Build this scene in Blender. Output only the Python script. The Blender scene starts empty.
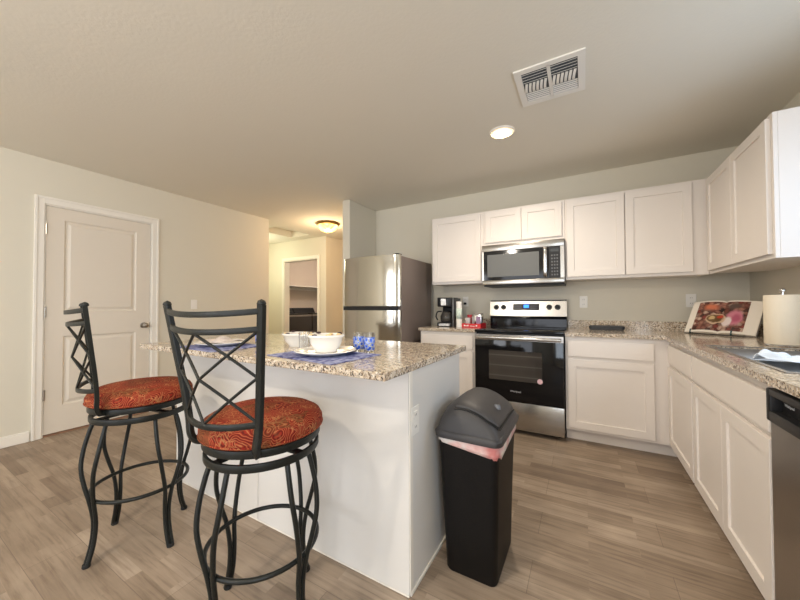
import bpy, bmesh, math, random
from mathutils import Vector, Matrix
random.seed(7)
PI = math.pi
S = bpy.context.scene
COL = S.collection

# ------------------------------------------------------------ camera, world, lights, exposure
cam_d = bpy.data.cameras.new('camera')
cam = bpy.data.objects.new('camera', cam_d)
COL.objects.link(cam)
S.camera = cam
cam.location = (0.909, -3.675, 1.1449)
_yaw, _pitch, _roll = 0.5208, 0.0177, -0.0037
cam.rotation_euler = (Matrix.Rotation(_yaw, 3, 'Z') @ Matrix.Rotation(PI/2 + _pitch, 3, 'X') @ Matrix.Rotation(_roll, 3, 'Z')).to_euler()
cam_d.sensor_width = 36.0
cam_d.lens = 320.84 / 800 * 36.0
cam_d.clip_start = 0.02

world = bpy.data.worlds.new('world')
S.world = world
world.use_nodes = True
wn = world.node_tree.nodes
wn['Background'].inputs[0].default_value = (0.62, 0.74, 1.0, 1)
wn['Background'].inputs[1].default_value = 0.7

S.view_settings.view_transform = 'Standard'
S.view_settings.look = 'None'
S.view_settings.gamma = 1.0
S.view_settings.use_curve_mapping = False
S.view_settings.exposure = 0.63

def area(name, loc, rot, sx, sy, power, color, spread=PI):
    d = bpy.data.lights.new(name, 'AREA')
    d.shape = 'RECTANGLE'; d.size = sx; d.size_y = sy
    d.energy = power; d.color = color; d.spread = spread
    o = bpy.data.objects.new(name, d); COL.objects.link(o)
    o.location = loc; o.rotation_euler = rot
    return o
# daylight through the glass doors and windows behind the camera
area('daylight_patio_door', (-0.35, -6.93, 1.08), (PI/2, 0, 0), 1.7, 2.0, 26, (0.94, 0.96, 1.0))
area('daylight_window', (-2.2, -6.93, 1.5), (PI/2, 0, 0), 1.1, 1.2, 22, (0.94, 0.96, 1.0))
area('daylight_side_window', (2.02, -5.25, 1.35), (0, PI/2, 0), 1.3, 1.5, 40, (0.80, 0.90, 1.0))
# daylight through the window over the sink, just outside the frame
area('daylight_sink_window', (2.13, -2.02, 1.60), (0, PI/2, 0), 0.9, 0.84, 5, (0.62, 0.80, 1.0))

# ------------------------------------------------------------ materials
def new_mat(name):
    m = bpy.data.materials.new(name); m.use_nodes = True
    nt = m.node_tree
    return m, nt, nt.nodes, nt.links, nt.nodes['Principled BSDF']

def srgb(r, g, b):
    f = lambda c: (c/255/12.92) if c/255 <= 0.04045 else ((c/255+0.055)/1.055)**2.4
    return (f(r), f(g), f(b), 1)

def paint(name, rgb, rough=0.6, noise=0.03, scale=6, bump=0.0, bscale=120, metal=0.0, spec=0.5, coat=0.0):
    m, nt, N, L, b = new_mat(name)
    tc = N.new('ShaderNodeTexCoord')
    nz = N.new('ShaderNodeTexNoise'); nz.inputs['Scale'].default_value = scale; nz.inputs['Detail'].default_value = 3
    L.new(tc.outputs['Object'], nz.inputs['Vector'])
    mx = N.new('ShaderNodeMix'); mx.data_type = 'RGBA'
    c = rgb if len(rgb) == 4 else (*rgb, 1)
    mx.inputs[6].default_value = tuple(min(1, v*(1-noise)) for v in c[:3]) + (1,)
    mx.inputs[7].default_value = tuple(min(1, v*(1+noise)) for v in c[:3]) + (1,)
    L.new(nz.outputs['Fac'], mx.inputs[0]); L.new(mx.outputs[2], b.inputs['Base Color'])
    b.inputs['Roughness'].default_value = rough
    b.inputs['Metallic'].default_value = metal
    b.inputs['Specular IOR Level'].default_value = spec
    b.inputs['Coat Weight'].default_value = coat
    if bump:
        n2 = N.new('ShaderNodeTexNoise'); n2.inputs['Scale'].default_value = bscale; n2.inputs['Detail'].default_value = 2
        L.new(tc.outputs['Object'], n2.inputs['Vector'])
        bp = N.new('ShaderNodeBump'); bp.inputs['Strength'].default_value = bump; bp.inputs['Distance'].default_value = 0.004
        L.new(n2.outputs['Fac'], bp.inputs['Height']); L.new(bp.outputs['Normal'], b.inputs['Normal'])
    return m

def emit(name, rgb, strength):
    m, nt, N, L, b = new_mat(name)
    b.inputs['Base Color'].default_value = (*rgb, 1)
    b.inputs['Emission Color'].default_value = (*rgb, 1)
    b.inputs['Emission Strength'].default_value = strength
    return m

def ramp(N, stops, interp='LINEAR'):
    r = N.new('ShaderNodeValToRGB'); cr = r.color_ramp; cr.interpolation = interp
    while len(cr.elements) < len(stops): cr.elements.new(0.5)
    for e, (p, c) in zip(cr.elements, stops): e.position = p; e.color = c if len(c) == 4 else (*c, 1)
    return r

M = {}
M['wall'] = paint('wall_paint', srgb(218, 211, 194), 0.85, 0.012, 3, 0.12, 90)
M['ceiling'] = paint('ceiling_paint', srgb(230, 224, 210), 0.9, 0.012, 3, 0.2, 60)
M['trim'] = paint('trim_paint', srgb(236, 230, 219), 0.45, 0.01)
M['door_white'] = paint('door_paint', srgb(222, 212, 197), 0.5, 0.01)
M['cabinet'] = paint('cabinet_lacquer', srgb(230, 222, 214), 0.42, 0.01)
M['island_white'] = paint('island_panel', srgb(222, 218, 212), 0.5, 0.015)
M['black_metal'] = paint('black_wrought_metal', (0.011, 0.012, 0.010), 0.38, 0.3, 40, 0.15, 150, metal=0.0, spec=0.3)
M['rubber'] = paint('dark_rubber', (0.01, 0.01, 0.01), 0.8)
M['bin_black'] = paint('bin_black_plastic', (0.004, 0.0033, 0.003), 0.5, 0.1, 30, 0.2, 260, spec=0.22)
M['bin_grey'] = paint('bin_lid_plastic', (0.036, 0.033, 0.033), 0.5, 0.1, 30, 0.2, 260)
M['black_gloss'] = paint('black_glass', (0.006, 0.006, 0.007), 0.07, 0, spec=0.3)
M['black_plastic'] = paint('black_plastic', (0.010, 0.010, 0.011), 0.45, 0.05, spec=0.35)
M['dark_gap'] = paint('dark_gap', (0.01, 0.01, 0.01), 0.9)
M['fridge_side'] = paint('fridge_side_paint', srgb(122, 110, 104), 0.5, 0.03, 5, 0.1, 300, metal=0.2)
M['white_plastic'] = paint('white_plastic', srgb(238, 234, 226), 0.4, 0.0)
M['porcelain'] = paint('white_porcelain', srgb(240, 236, 228), 0.15, 0.01, coat=0.4)
M['chrome'] = paint('chrome', (0.7, 0.7, 0.7), 0.15, 0.02, metal=1)
M['nickel'] = paint('satin_nickel', (0.42, 0.38, 0.33), 0.3, 0.05, metal=1)
M['brass'] = paint('antique_brass', (0.45, 0.28, 0.10), 0.3, 0.05, metal=1)
M['paper'] = paint('paper_towel_paper', srgb(232, 220, 198), 0.95, 0.02, 30, 0.3, 200)
M['page'] = paint('page_paper', srgb(235, 226, 212), 0.7, 0.01)
M['cloth_white'] = paint('dish_cloth', srgb(225, 232, 240), 0.9, 0.06, 40, 0.3, 80)
M['grey_case'] = paint('grey_case', (0.055, 0.057, 0.062), 0.75, 0.25, 60, 0.4, 140)
M['red_tray'] = paint('red_tray', srgb(200, 22, 28), 0.35, 0.04)
def liner_mat():
    m, nt, N, L, b = new_mat('bin_liner')
    tc = N.new('ShaderNodeTexCoord'); n = N.new('ShaderNodeTexNoise'); n.inputs['Scale'].default_value = 9; n.inputs['Detail'].default_value = 3
    L.new(tc.outputs['Object'], n.inputs['Vector'])
    r = ramp(N, [(0.44, srgb(214, 206, 200)), (0.54, srgb(216, 180, 174)), (0.68, srgb(196, 120, 116))]); L.new(n.outputs['Fac'], r.inputs[0]); L.new(r.outputs[0], b.inputs['Base Color'])
    b.inputs['Roughness'].default_value = 0.35
    n2 = N.new('ShaderNodeTexNoise'); n2.inputs['Scale'].default_value = 40; L.new(tc.outputs['Object'], n2.inputs['Vector'])
    bp = N.new('ShaderNodeBump'); bp.inputs['Strength'].default_value = 0.7; bp.inputs['Distance'].default_value = 0.006; L.new(n2.outputs['Fac'], bp.inputs['Height']); L.new(bp.outputs['Normal'], b.inputs['Normal'])
    return m
M['gunmetal'] = paint('washer_dark', (0.05, 0.042, 0.040), 0.3, 0.05, spec=0.4)
M['washer_top'] = paint('washer_top', srgb(150, 140, 130), 0.35, 0.05)
M['screen_blue'] = emit('display_blue', (0.03, 0.22, 1.0), 1.6)
M['light_disc'] = emit('downlight_disc', (1.0, 0.80, 0.56), 14)
M['amber'] = None
M['display_grey'] = paint('display_grey', (0.05, 0.055, 0.06), 0.2)
M['mark'] = paint('mark_silver', srgb(200, 200, 200), 0.4)
M['washer_side'] = paint('dark_grey_metal', (0.10, 0.10, 0.10), 0.35, 0.05, metal=0.5)
M['teal'] = paint('teal_clip', (0.0, 0.05, 0.06), 0.4)
M['green_white'] = paint('pale_green_label', srgb(206, 220, 208), 0.6, 0.25, 60)
M['lilac'] = paint('lilac_label', srgb(150, 120, 150), 0.4, 0.3, 90)
M['sticker'] = paint('sticker_pink', srgb(226, 190, 196), 0.5, 0.15, 200)
M['closet_wall'] = paint('closet_wall_paint', srgb(216, 202, 186), 0.85, 0.01)
M['cup_red'] = paint('cup_red', srgb(190, 60, 70), 0.4, 0.25, 120)
M['cup_glass'] = paint('cup_cloudy', srgb(205, 200, 196), 0.25, 0.05)

# glass
def glass(name, color, rough=0.02, ior=1.45):
    m, nt, N, L, b = new_mat(name)
    b.inputs['Base Color'].default_value = (*color, 1)
    b.inputs['Transmission Weight'].default_value = 1.0
    b.inputs['Roughness'].default_value = rough
    b.inputs['IOR'].default_value = ior
    return m
M['glass'] = glass('clear_glass', (0.95, 0.96, 0.96))
def carafe():
    m, nt, N, L, b = new_mat('carafe_glass')
    b.inputs['Base Color'].default_value = (0.10, 0.09, 0.08, 1); b.inputs['Roughness'].default_value = 0.04
    b.inputs['Transmission Weight'].default_value = 0.5
    return m
M['carafe'] = carafe()

def amber():
    m, nt, N, L, b = new_mat('amber_glass')
    tc = N.new('ShaderNodeTexCoord')
    nz = N.new('ShaderNodeTexNoise'); nz.inputs['Scale'].default_value = 9; nz.inputs['Detail'].default_value = 3; nz.inputs['Distortion'].default_value = 1.5
    L.new(tc.outputs['Object'], nz.inputs['Vector'])
    r = ramp(N, [(0.35, (1.0, 0.42, 0.06)), (0.62, (1.0, 0.72, 0.25))])
    L.new(nz.outputs['Fac'], r.inputs[0]); L.new(r.outputs[0], b.inputs['Emission Color']); L.new(r.outputs[0], b.inputs['Base Color'])
    b.inputs['Emission Strength'].default_value = 2.2
    b.inputs['Roughness'].default_value = 0.2
    return m
M['amber'] = amber()

def steel(name, base, rough=0.24, axis='Z', aniso=0.0, scale=1.0):
    m, nt, N, L, b = new_mat(name)
    tc = N.new('ShaderNodeTexCoord'); mp = N.new('ShaderNodeMapping')
    mp.inputs['Scale'].default_value = (3, 3, 260) if axis == 'X' else (260, 260, 2)
    L.new(tc.outputs['Object'], mp.inputs[0])
    nz = N.new('ShaderNodeTexNoise'); nz.inputs['Scale'].default_value = scale; nz.inputs['Detail'].default_value = 2
    L.new(mp.outputs[0], nz.inputs['Vector'])
    mr = N.new('ShaderNodeMapRange'); mr.inputs[3].default_value = rough*0.85; mr.inputs[4].default_value = rough*1.2
    L.new(nz.outputs['Fac'], mr.inputs[0]); L.new(mr.outputs[0], b.inputs['Roughness'])
    b.inputs['Base Color'].default_value = (*base, 1); b.inputs['Metallic'].default_value = 1.0
    bp = N.new('ShaderNodeBump'); bp.inputs['Strength'].default_value = 0.03; bp.inputs['Distance'].default_value = 0.001
    L.new(nz.outputs['Fac'], bp.inputs['Height']); L.new(bp.outputs['Normal'], b.inputs['Normal'])
    return m
M['steel'] = steel('brushed_steel', (0.46, 0.44, 0.41), 0.24, 'X')
M['steel_fridge'] = steel('fridge_steel', (0.47, 0.44, 0.38), 0.12, 'Z')
M['steel_dark'] = steel('dishwasher_steel', (0.42, 0.40, 0.38), 0.3, 'X')
M['sink_steel'] = steel('sink_steel', (0.55, 0.54, 0.53), 0.3, 'X')

def granite():
    m, nt, N, L, b = new_mat('granite')
    tc = N.new('ShaderNodeTexCoord')
    v1 = N.new('ShaderNodeTexVoronoi'); v1.inputs['Scale'].default_value = 130
    v2 = N.new('ShaderNodeTexVoronoi'); v2.inputs['Scale'].default_value = 210
    nz = N.new('ShaderNodeTexNoise'); nz.inputs['Scale'].default_value = 26; nz.inputs['Detail'].default_value = 5
    nw = N.new('ShaderNodeTexNoise'); nw.inputs['Scale'].default_value = 60
    add = N.new('ShaderNodeVectorMath'); add.operation = 'MULTIPLY_ADD'
    L.new(tc.outputs['Object'], nw.inputs['Vector'])
    L.new(nw.outputs['Color'], add.inputs[0]); add.inputs[1].default_value = (0.012,)*3
    L.new(tc.outputs['Object'], add.inputs[2])
    for v in (v1, v2): L.new(add.outputs[0], v.inputs['Vector'])
    L.new(tc.outputs['Object'], nz.inputs['Vector'])
    s1 = N.new('ShaderNodeSeparateColor'); L.new(v1.outputs['Color'], s1.inputs[0])
    s2 = N.new('ShaderNodeSeparateColor'); L.new(v2.outputs['Color'], s2.inputs[0])
    r1 = ramp(N, [(0.0, srgb(126, 108, 90)), (0.10, srgb(186, 168, 146)), (0.34, srgb(214, 202, 184)), (0.6, srgb(202, 190, 172)), (0.78, srgb(172, 161, 149)), (0.9, srgb(226, 218, 206))], 'CONSTANT')
    L.new(s1.outputs[0], r1.inputs[0])
    r2 = ramp(N, [(0.0, (1, 1, 1)), (0.87, (0, 0, 0))], 'CONSTANT')
    L.new(s2.outputs[1], r2.inputs[0])
    mx = N.new('ShaderNodeMix'); mx.data_type = 'RGBA'; L.new(r2.outputs[0], mx.inputs[0])
    mx.inputs[6].default_value = srgb(78, 70, 64); L.new(r1.outputs[0], mx.inputs[7])
    r3 = ramp(N, [(0.38, (0.86, 0.82, 0.78)), (0.62, (1.06, 1.05, 1.03))]); L.new(nz.outputs['Fac'], r3.inputs[0])
    mu = N.new('ShaderNodeMix'); mu.data_type = 'RGBA'; mu.blend_type = 'MULTIPLY'; mu.inputs[0].default_value = 1
    L.new(mx.outputs[2], mu.inputs[6]); L.new(r3.outputs[0], mu.inputs[7])
    L.new(mu.outputs[2], b.inputs['Base Color'])
    b.inputs['Roughness'].default_value = 0.12; b.inputs['Specular IOR Level'].default_value = 0.6
    return m
M['granite'] = granite()

M['bag'] = liner_mat()

def floor_mat():
    m, nt, N, L, b = new_mat('wood_plank_floor')
    tc = N.new('ShaderNodeTexCoord')
    br = N.new('ShaderNodeTexBrick')
    br.offset = 0.37; br.squash = 1.0
    br.inputs['Color1'].default_value = (0, 0, 0, 1); br.inputs['Color2'].default_value = (1, 1, 1, 1); br.inputs['Mortar'].default_value = (0.5, 0.5, 0.5, 1)
    br.inputs['Scale'].default_value = 1; br.inputs['Mortar Size'].default_value = 0.0006; br.inputs['Mortar Smooth'].default_value = 0.1
    br.inputs['Brick Width'].default_value = 0.56; br.inputs['Row Height'].default_value = 0.064
    L.new(tc.outputs['Object'], br.inputs['Vector'])
    # second, wider board layout
    br2 = N.new('ShaderNodeTexBrick'); br2.offset = 0.43
    br2.inputs['Color1'].default_value = (0, 0, 0, 1); br2.inputs['Color2'].default_value = (1, 1, 1, 1); br2.inputs['Mortar'].default_value = (0.5, 0.5, 0.5, 1)
    br2.inputs['Scale'].default_value = 1; br2.inputs['Mortar Size'].default_value = 0.0012; br2.inputs['Mortar Smooth'].default_value = 0.1
    br2.inputs['Brick Width'].default_value = 1.22; br2.inputs['Row Height'].default_value = 0.192
    L.new(tc.outputs['Object'], br2.inputs['Vector'])
    # grain
    mp = N.new('ShaderNodeMapping'); mp.inputs['Scale'].default_value = (2.2, 34, 1)
    L.new(tc.outputs['Object'], mp.inputs[0])
    off = N.new('ShaderNodeVectorMath'); off.operation = 'MULTIPLY_ADD'; off.inputs[1].default_value = (7, 13, 5)
    L.new(br.outputs['Color'], off.inputs[0]); L.new(mp.outputs[0], off.inputs[2])
    g = N.new('ShaderNodeTexNoise'); g.inputs['Scale'].default_value = 1.6; g.inputs['Detail'].default_value = 7; g.inputs['Roughness'].default_value = 0.62; g.inputs['Distortion'].default_value = 0.4
    L.new(off.outputs[0], g.inputs['Vector'])
    nb = N.new('ShaderNodeTexNoise'); nb.inputs['Scale'].default_value = 4.5; nb.inputs['Detail'].default_value = 3
    L.new(tc.outputs['Object'], nb.inputs['Vector'])
    base = ramp(N, [(0.0, srgb(124, 107, 91)), (0.35, srgb(147, 130, 112)), (0.7, srgb(157, 140, 122)), (1.0, srgb(174, 157, 139))])
    mixv = N.new('ShaderNodeMix'); mixv.data_type = 'FLOAT'; mixv.inputs[0].default_value = 0.32
    L.new(br.outputs['Color'], mixv.inputs[2]); L.new(br2.outputs['Color'], mixv.inputs[3])
    L.new(mixv.outputs[0], base.inputs[0])
    gr = ramp(N, [(0.28, (0.60, 0.56, 0.52)), (0.5, (0.97, 0.96, 0.95)), (0.74, (1.16, 1.15, 1.13))])
    L.new(g.outputs['Fac'], gr.inputs[0])
    mu = N.new('ShaderNodeMix'); mu.data_type = 'RGBA'; mu.blend_type = 'MULTIPLY'; mu.inputs[0].default_value = 1.0
    L.new(base.outputs[0], mu.inputs[6]); L.new(gr.outputs[0], mu.inputs[7])
    nr = ramp(N, [(0.35, (0.88, 0.87, 0.86)), (0.65, (1.08, 1.08, 1.08))]); L.new(nb.outputs['Fac'], nr.inputs[0])
    mu2 = N.new('ShaderNodeMix'); mu2.data_type = 'RGBA'; mu2.blend_type = 'MULTIPLY'; mu2.inputs[0].default_value = 1.0
    L.new(mu.outputs[2], mu2.inputs[6]); L.new(nr.outputs[0], mu2.inputs[7])
    ml = N.new('ShaderNodeMix'); ml.data_type = 'RGBA'
    mm = N.new('ShaderNodeMath'); mm.operation = 'MULTIPLY'; mm.inputs[1].default_value = 0.55
    L.new(br2.outputs['Fac'], mm.inputs[0]); L.new(mm.outputs[0], ml.inputs[0])
    L.new(mu2.outputs[2], ml.inputs[6]); ml.inputs[7].default_value = srgb(86, 72, 60)
    L.new(ml.outputs[2], b.inputs['Base Color'])
    rr = N.new('ShaderNodeMapRange'); rr.inputs[3].default_value = 0.38; rr.inputs[4].default_value = 0.55
    L.new(g.outputs['Fac'], rr.inputs[0]); L.new(rr.outputs[0], b.inputs['Roughness'])
    bp = N.new('ShaderNodeBump'); bp.inputs['Strength'].default_value = 0.12; bp.inputs['Distance'].default_value = 0.002
    L.new(g.outputs['Fac'], bp.inputs['Height']); L.new(bp.outputs['Normal'], b.inputs['Normal'])
    return m
M['floor'] = floor_mat()

def paisley():
    m, nt, N, L, b = new_mat('paisley_fabric')
    tc = N.new('ShaderNodeTexCoord')
    nw = N.new('ShaderNodeTexNoise'); nw.inputs['Scale'].default_value = 9; nw.inputs['Detail'].default_value = 2
    L.new(tc.outputs['Object'], nw.inputs['Vector'])
    add = N.new('ShaderNodeVectorMath'); add.operation = 'MULTIPLY_ADD'; add.inputs[1].default_value = (0.11, 0.11, 0.11)
    L.new(nw.outputs['Color'], add.inputs[0]); L.new(tc.outputs['Object'], add.inputs[2])
    v = N.new('ShaderNodeTexVoronoi'); v.inputs['Scale'].default_value = 12; L.new(add.outputs[0], v.inputs['Vector'])
    # rings inside the big cells
    w = N.new('ShaderNodeMath'); w.operation = 'MULTIPLY'; w.inputs[1].default_value = 84; L.new(v.outputs['Distance'], w.inputs[0])
    sn = N.new('ShaderNodeMath'); sn.operation = 'SINE'; L.new(w.outputs[0], sn.inputs[0])
    r1 = ramp(N, [(0.0, srgb(84, 18, 13)), (0.40, srgb(140, 30, 18)), (0.80, srgb(140, 36, 22)), (0.94, srgb(156, 78, 48)), (1.0, srgb(172, 112, 70))])
    mr = N.new('ShaderNodeMapRange'); mr.inputs[1].default_value = -1; L.new(sn.outputs[0], mr.inputs[0]); L.new(mr.outputs[0], r1.inputs[0])
    v2 = N.new('ShaderNodeTexVoronoi'); v2.feature = 'DISTANCE_TO_EDGE'; v2.inputs['Scale'].default_value = 44; L.new(add.outputs[0], v2.inputs['Vector'])
    r2 = ramp(N, [(0.02, (0.75, 0.75, 0.75)), (0.08, (0, 0, 0))]); L.new(v2.outputs['Distance'], r2.inputs[0])
    n3 = N.new('ShaderNodeTexNoise'); n3.inputs['Scale'].default_value = 13; L.new(tc.outputs['Object'], n3.inputs['Vector'])
    r3 = ramp(N, [(0.47, (0, 0, 0)), (0.56, (1, 1, 1))]); L.new(n3.outputs['Fac'], r3.inputs[0])
    mm = N.new('ShaderNodeMath'); mm.operation = 'MULTIPLY'; L.new(r2.outputs[0], mm.inputs[0]); L.new(r3.outputs[0], mm.inputs[1])
    mx = N.new('ShaderNodeMix'); mx.data_type = 'RGBA'; L.new(mm.outputs[0], mx.inputs[0]); L.new(r1.outputs[0], mx.inputs[6]); mx.inputs[7].default_value = srgb(168, 118, 74)
    # olive / dark patches
    sc = N.new('ShaderNodeSeparateColor'); L.new(v.outputs['Color'], sc.inputs[0])
    r4 = ramp(N, [(0.0, (0.1, 0.1, 0.1)), (0.45, (0.6, 0.6, 0.6)), (0.74, (0.95, 0.95, 0.95))], 'CONSTANT'); L.new(sc.outputs[0], r4.inputs[0])
    n5 = N.new('ShaderNodeTexNoise'); n5.inputs['Scale'].default_value = 60; L.new(tc.outputs['Object'], n5.inputs['Vector'])
    m5 = N.new('ShaderNodeMath'); m5.operation = 'MULTIPLY'; L.new(n5.outputs['Fac'], m5.inputs[0]); L.new(r4.outputs[0], m5.inputs[1])
    mx2 = N.new('ShaderNodeMix'); mx2.data_type = 'RGBA'; L.new(m5.outputs[0], mx2.inputs[0]); L.new(mx.outputs[2], mx2.inputs[6]); mx2.inputs[7].default_value = srgb(84, 66, 34)
    L.new(mx2.outputs[2], b.inputs['Base Color'])
    b.inputs['Roughness'].default_value = 0.8
    b.inputs['Specular IOR Level'].default_value = 0.2
    bp = N.new('ShaderNodeBump'); bp.inputs['Strength'].default_value = 0.25; bp.inputs['Distance'].default_value = 0.003
    L.new(n5.outputs['Fac'], bp.inputs['Height']); L.new(bp.outputs['Normal'], b.inputs['Normal'])
    return m
M['paisley'] = paisley()

def mat_cloth():
    m, nt, N, L, b = new_mat('blue_placemat_weave')
    tc = N.new('ShaderNodeTexCoord')
    v = N.new('ShaderNodeTexVoronoi'); v.inputs['Scale'].default_value = 45; L.new(tc.outputs['Object'], v.inputs['Vector'])
    n = N.new('ShaderNodeTexNoise'); n.inputs['Scale'].default_value = 14; n.inputs['Detail'].default_value = 4; L.new(tc.outputs['Object'], n.inputs['Vector'])
    r = ramp(N, [(0.2, srgb(34, 38, 78)), (0.42, srgb(78, 84, 138)), (0.66, srgb(150, 154, 186))]); 
    ad = N.new('ShaderNodeMath'); ad.operation = 'MULTIPLY_ADD'; ad.inputs[1].default_value = 0.5
    L.new(v.outputs['Distance'], ad.inputs[0]); L.new(n.outputs['Fac'], ad.inputs[2]); 
    sb = N.new('ShaderNodeMath'); sb.operation = 'SUBTRACT'; sb.inputs[1].default_value = 0.2; L.new(ad.outputs[0], sb.inputs[0])
    L.new(sb.outputs[0], r.inputs[0]); L.new(r.outputs[0], b.inputs['Base Color']); b.inputs['Roughness'].default_value = 0.85
    return m
M['placemat'] = mat_cloth()

def tumbler_print():
    m, nt, N, L, b = new_mat('tumbler_blue_print')
    tc = N.new('ShaderNodeTexCoord')
    v = N.new('ShaderNodeTexVoronoi'); v.inputs['Scale'].default_value = 70; L.new(tc.outputs['Object'], v.inputs['Vector'])
    r = ramp(N, [(0.0, srgb(44, 80, 190)), (0.46, srgb(70, 110, 210)), (0.56, srgb(222, 228, 240))]); L.new(v.outputs['Distance'], r.inputs[0])
    L.new(r.outputs[0], b.inputs['Base Color']); b.inputs['Roughness'].default_value = 0.1
    ra = ramp(N, [(0.50, (1, 1, 1)), (0.58, (0.25, 0.25, 0.25))]); L.new(v.outputs['Distance'], ra.inputs[0]); L.new(ra.outputs[0], b.inputs['Alpha'])
    return m
M['tumbler_print'] = tumbler_print()

def bowl_contents():
    m, nt, N, L, b = new_mat('snack_mix')
    tc = N.new('ShaderNodeTexCoord')
    v = N.new('ShaderNodeTexVoronoi'); v.inputs['Scale'].default_value = 55; L.new(tc.outputs['Object'], v.inputs['Vector'])
    s = N.new('ShaderNodeSeparateColor'); L.new(v.outputs['Color'], s.inputs[0])
    r = ramp(N, [(0.0, srgb(226, 176, 104)), (0.4, srgb(238, 214, 168)), (0.68, srgb(64, 40, 44)), (0.8, srgb(206, 130, 70))], 'CONSTANT'); L.new(s.outputs[0], r.inputs[0])
    L.new(r.outputs[0], b.inputs['Base Color']); b.inputs['Roughness'].default_value = 0.6
    bp = N.new('ShaderNodeBump'); bp.inputs['Distance'].default_value = 0.006; L.new(v.outputs['Distance'], bp.inputs['Height']); L.new(bp.outputs['Normal'], b.inputs['Normal'])
    return m
M['contents'] = bowl_contents()
M['chip_dark'] = paint('dried_fruit', srgb(58, 38, 44), 0.5)
M['chip_pale'] = paint('pale_crisp', srgb(226, 200, 146), 0.6)

def food_photo():
    """printed food photograph: reds, browns, a bowl and a pink cloth (object x = along, z = up the page)"""
    m, nt, N, L, b = new_mat('printed_food_photograph')
    tc = N.new('ShaderNodeTexCoord')
    nz = N.new('ShaderNodeTexNoise'); nz.inputs['Scale'].default_value = 26; nz.inputs['Detail'].default_value = 4
    L.new(tc.outputs['Object'], nz.inputs['Vector'])
    wp = N.new('ShaderNodeVectorMath'); wp.operation = 'MULTIPLY_ADD'; wp.inputs[1].default_value = (0.03,)*3
    L.new(nz.outputs['Color'], wp.inputs[0]); L.new(tc.outputs['Object'], wp.inputs[2])
    v = N.new('ShaderNodeTexVoronoi'); v.inputs['Scale'].default_value = 38; L.new(wp.outputs[0], v.inputs['Vector'])
    s = N.new('ShaderNodeSeparateColor'); L.new(v.outputs['Color'], s.inputs[0])
    r = ramp(N, [(0.0, srgb(58, 44, 40)), (0.2, srgb(118, 66, 56)), (0.42, srgb(178, 128, 108)), (0.62, srgb(92, 62, 54)), (0.8, srgb(212, 186, 166)), (0.9, srgb(140, 66, 58))]); L.new(s.outputs[0], r.inputs[0])
    dk = ramp(N, [(0.15, (1, 1, 1)), (0.75, (0.45, 0.35, 0.33))]); L.new(v.outputs['Distance'], dk.inputs[0])
    mu = N.new('ShaderNodeMix'); mu.data_type = 'RGBA'; mu.blend_type = 'MULTIPLY'; mu.inputs[0].default_value = 1
    L.new(r.outputs[0], mu.inputs[6]); L.new(dk.outputs[0], mu.inputs[7])
    cur = mu.outputs[2]
    def blob(cx, cz, rx, rz, color, soft=0.15, src=None):
        nonlocal cur
        mp = N.new('ShaderNodeVectorMath'); mp.operation = 'SUBTRACT'; mp.inputs[1].default_value = (cx+0.015, 0.015, cz+0.015)
        L.new(wp.outputs[0], mp.inputs[0])
        sc = N.new('ShaderNodeVectorMath'); sc.operation = 'MULTIPLY'; sc.inputs[1].default_value = (1/rx, 0, 1/rz); L.new(mp.outputs[0], sc.inputs[0])
        ln = N.new('ShaderNodeVectorMath'); ln.operation = 'LENGTH'; L.new(sc.outputs[0], ln.inputs[0])
        rp = ramp(N, [(1.0-soft, (1, 1, 1)), (1.0, (0, 0, 0))])
        md = N.new('ShaderNodeMath'); md.operation = 'MULTIPLY'; md.inputs[1].default_value = 1.0; L.new(ln.outputs['Value'], md.inputs[0]); L.new(md.outputs[0], rp.inputs[0])
        mx = N.new('ShaderNodeMix'); mx.data_type = 'RGBA'; L.new(rp.outputs[0], mx.inputs[0]); L.new(cur, mx.inputs[6]); mx.inputs[7].default_value = color
        cur = mx.outputs[2]
    blob(-0.075, 0.200, 0.055, 0.030, srgb(206, 118, 84), 0.5)
    blob(0.055, 0.205, 0.050, 0.030, srgb(92, 74, 66), 0.6)
    blob(0.075, 0.120, 0.055, 0.062, srgb(198, 120, 136), 0.3)
    blob(0.035, 0.090, 0.035, 0.040, srgb(222, 208, 204), 0.3)
    blob(0.085, 0.115, 0.030, 0.040, srgb(176, 84, 108), 0.5)
    blob(-0.030, 0.110, 0.060, 0.042, srgb(206, 176, 146), 0.15)
    blob(-0.034, 0.112, 0.050, 0.034, srgb(104, 74, 40), 0.2)
    blob(-0.050, 0.116, 0.020, 0.016, srgb(196, 170, 120), 0.4)
    blob(-0.008, 0.124, 0.022, 0.016, srgb(190, 66, 44), 0.4)
    L.new(cur, b.inputs['Base Color']); b.inputs['Roughness'].default_value = 0.35
    return m
M['food'] = food_photo()

# ------------------------------------------------------------ mesh helpers
def add_box(bm, x0, x1, y0, y1, z0, z1, bev=0.0, seg=1):
    if x1 < x0: x0, x1 = x1, x0
    if y1 < y0: y0, y1 = y1, y0
    if z1 < z0: z0, z1 = z1, z0
    vs = [bm.verts.new(p) for p in ((x0,y0,z0),(x1,y0,z0),(x1,y1,z0),(x0,y1,z0),(x0,y0,z1),(x1,y0,z1),(x1,y1,z1),(x0,y1,z1))]
    fs = [bm.faces.new([vs[i] for i in f]) for f in ((0,3,2,1),(4,5,6,7),(0,1,5,4),(1,2,6,5),(2,3,7,6),(3,0,4,7))]
    if bev > 0:
        es = list({e for f in fs for e in f.edges})
        bmesh.ops.bevel(bm, geom=es, offset=bev, segments=seg, affect='EDGES', profile=0.5)
    return vs

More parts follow.
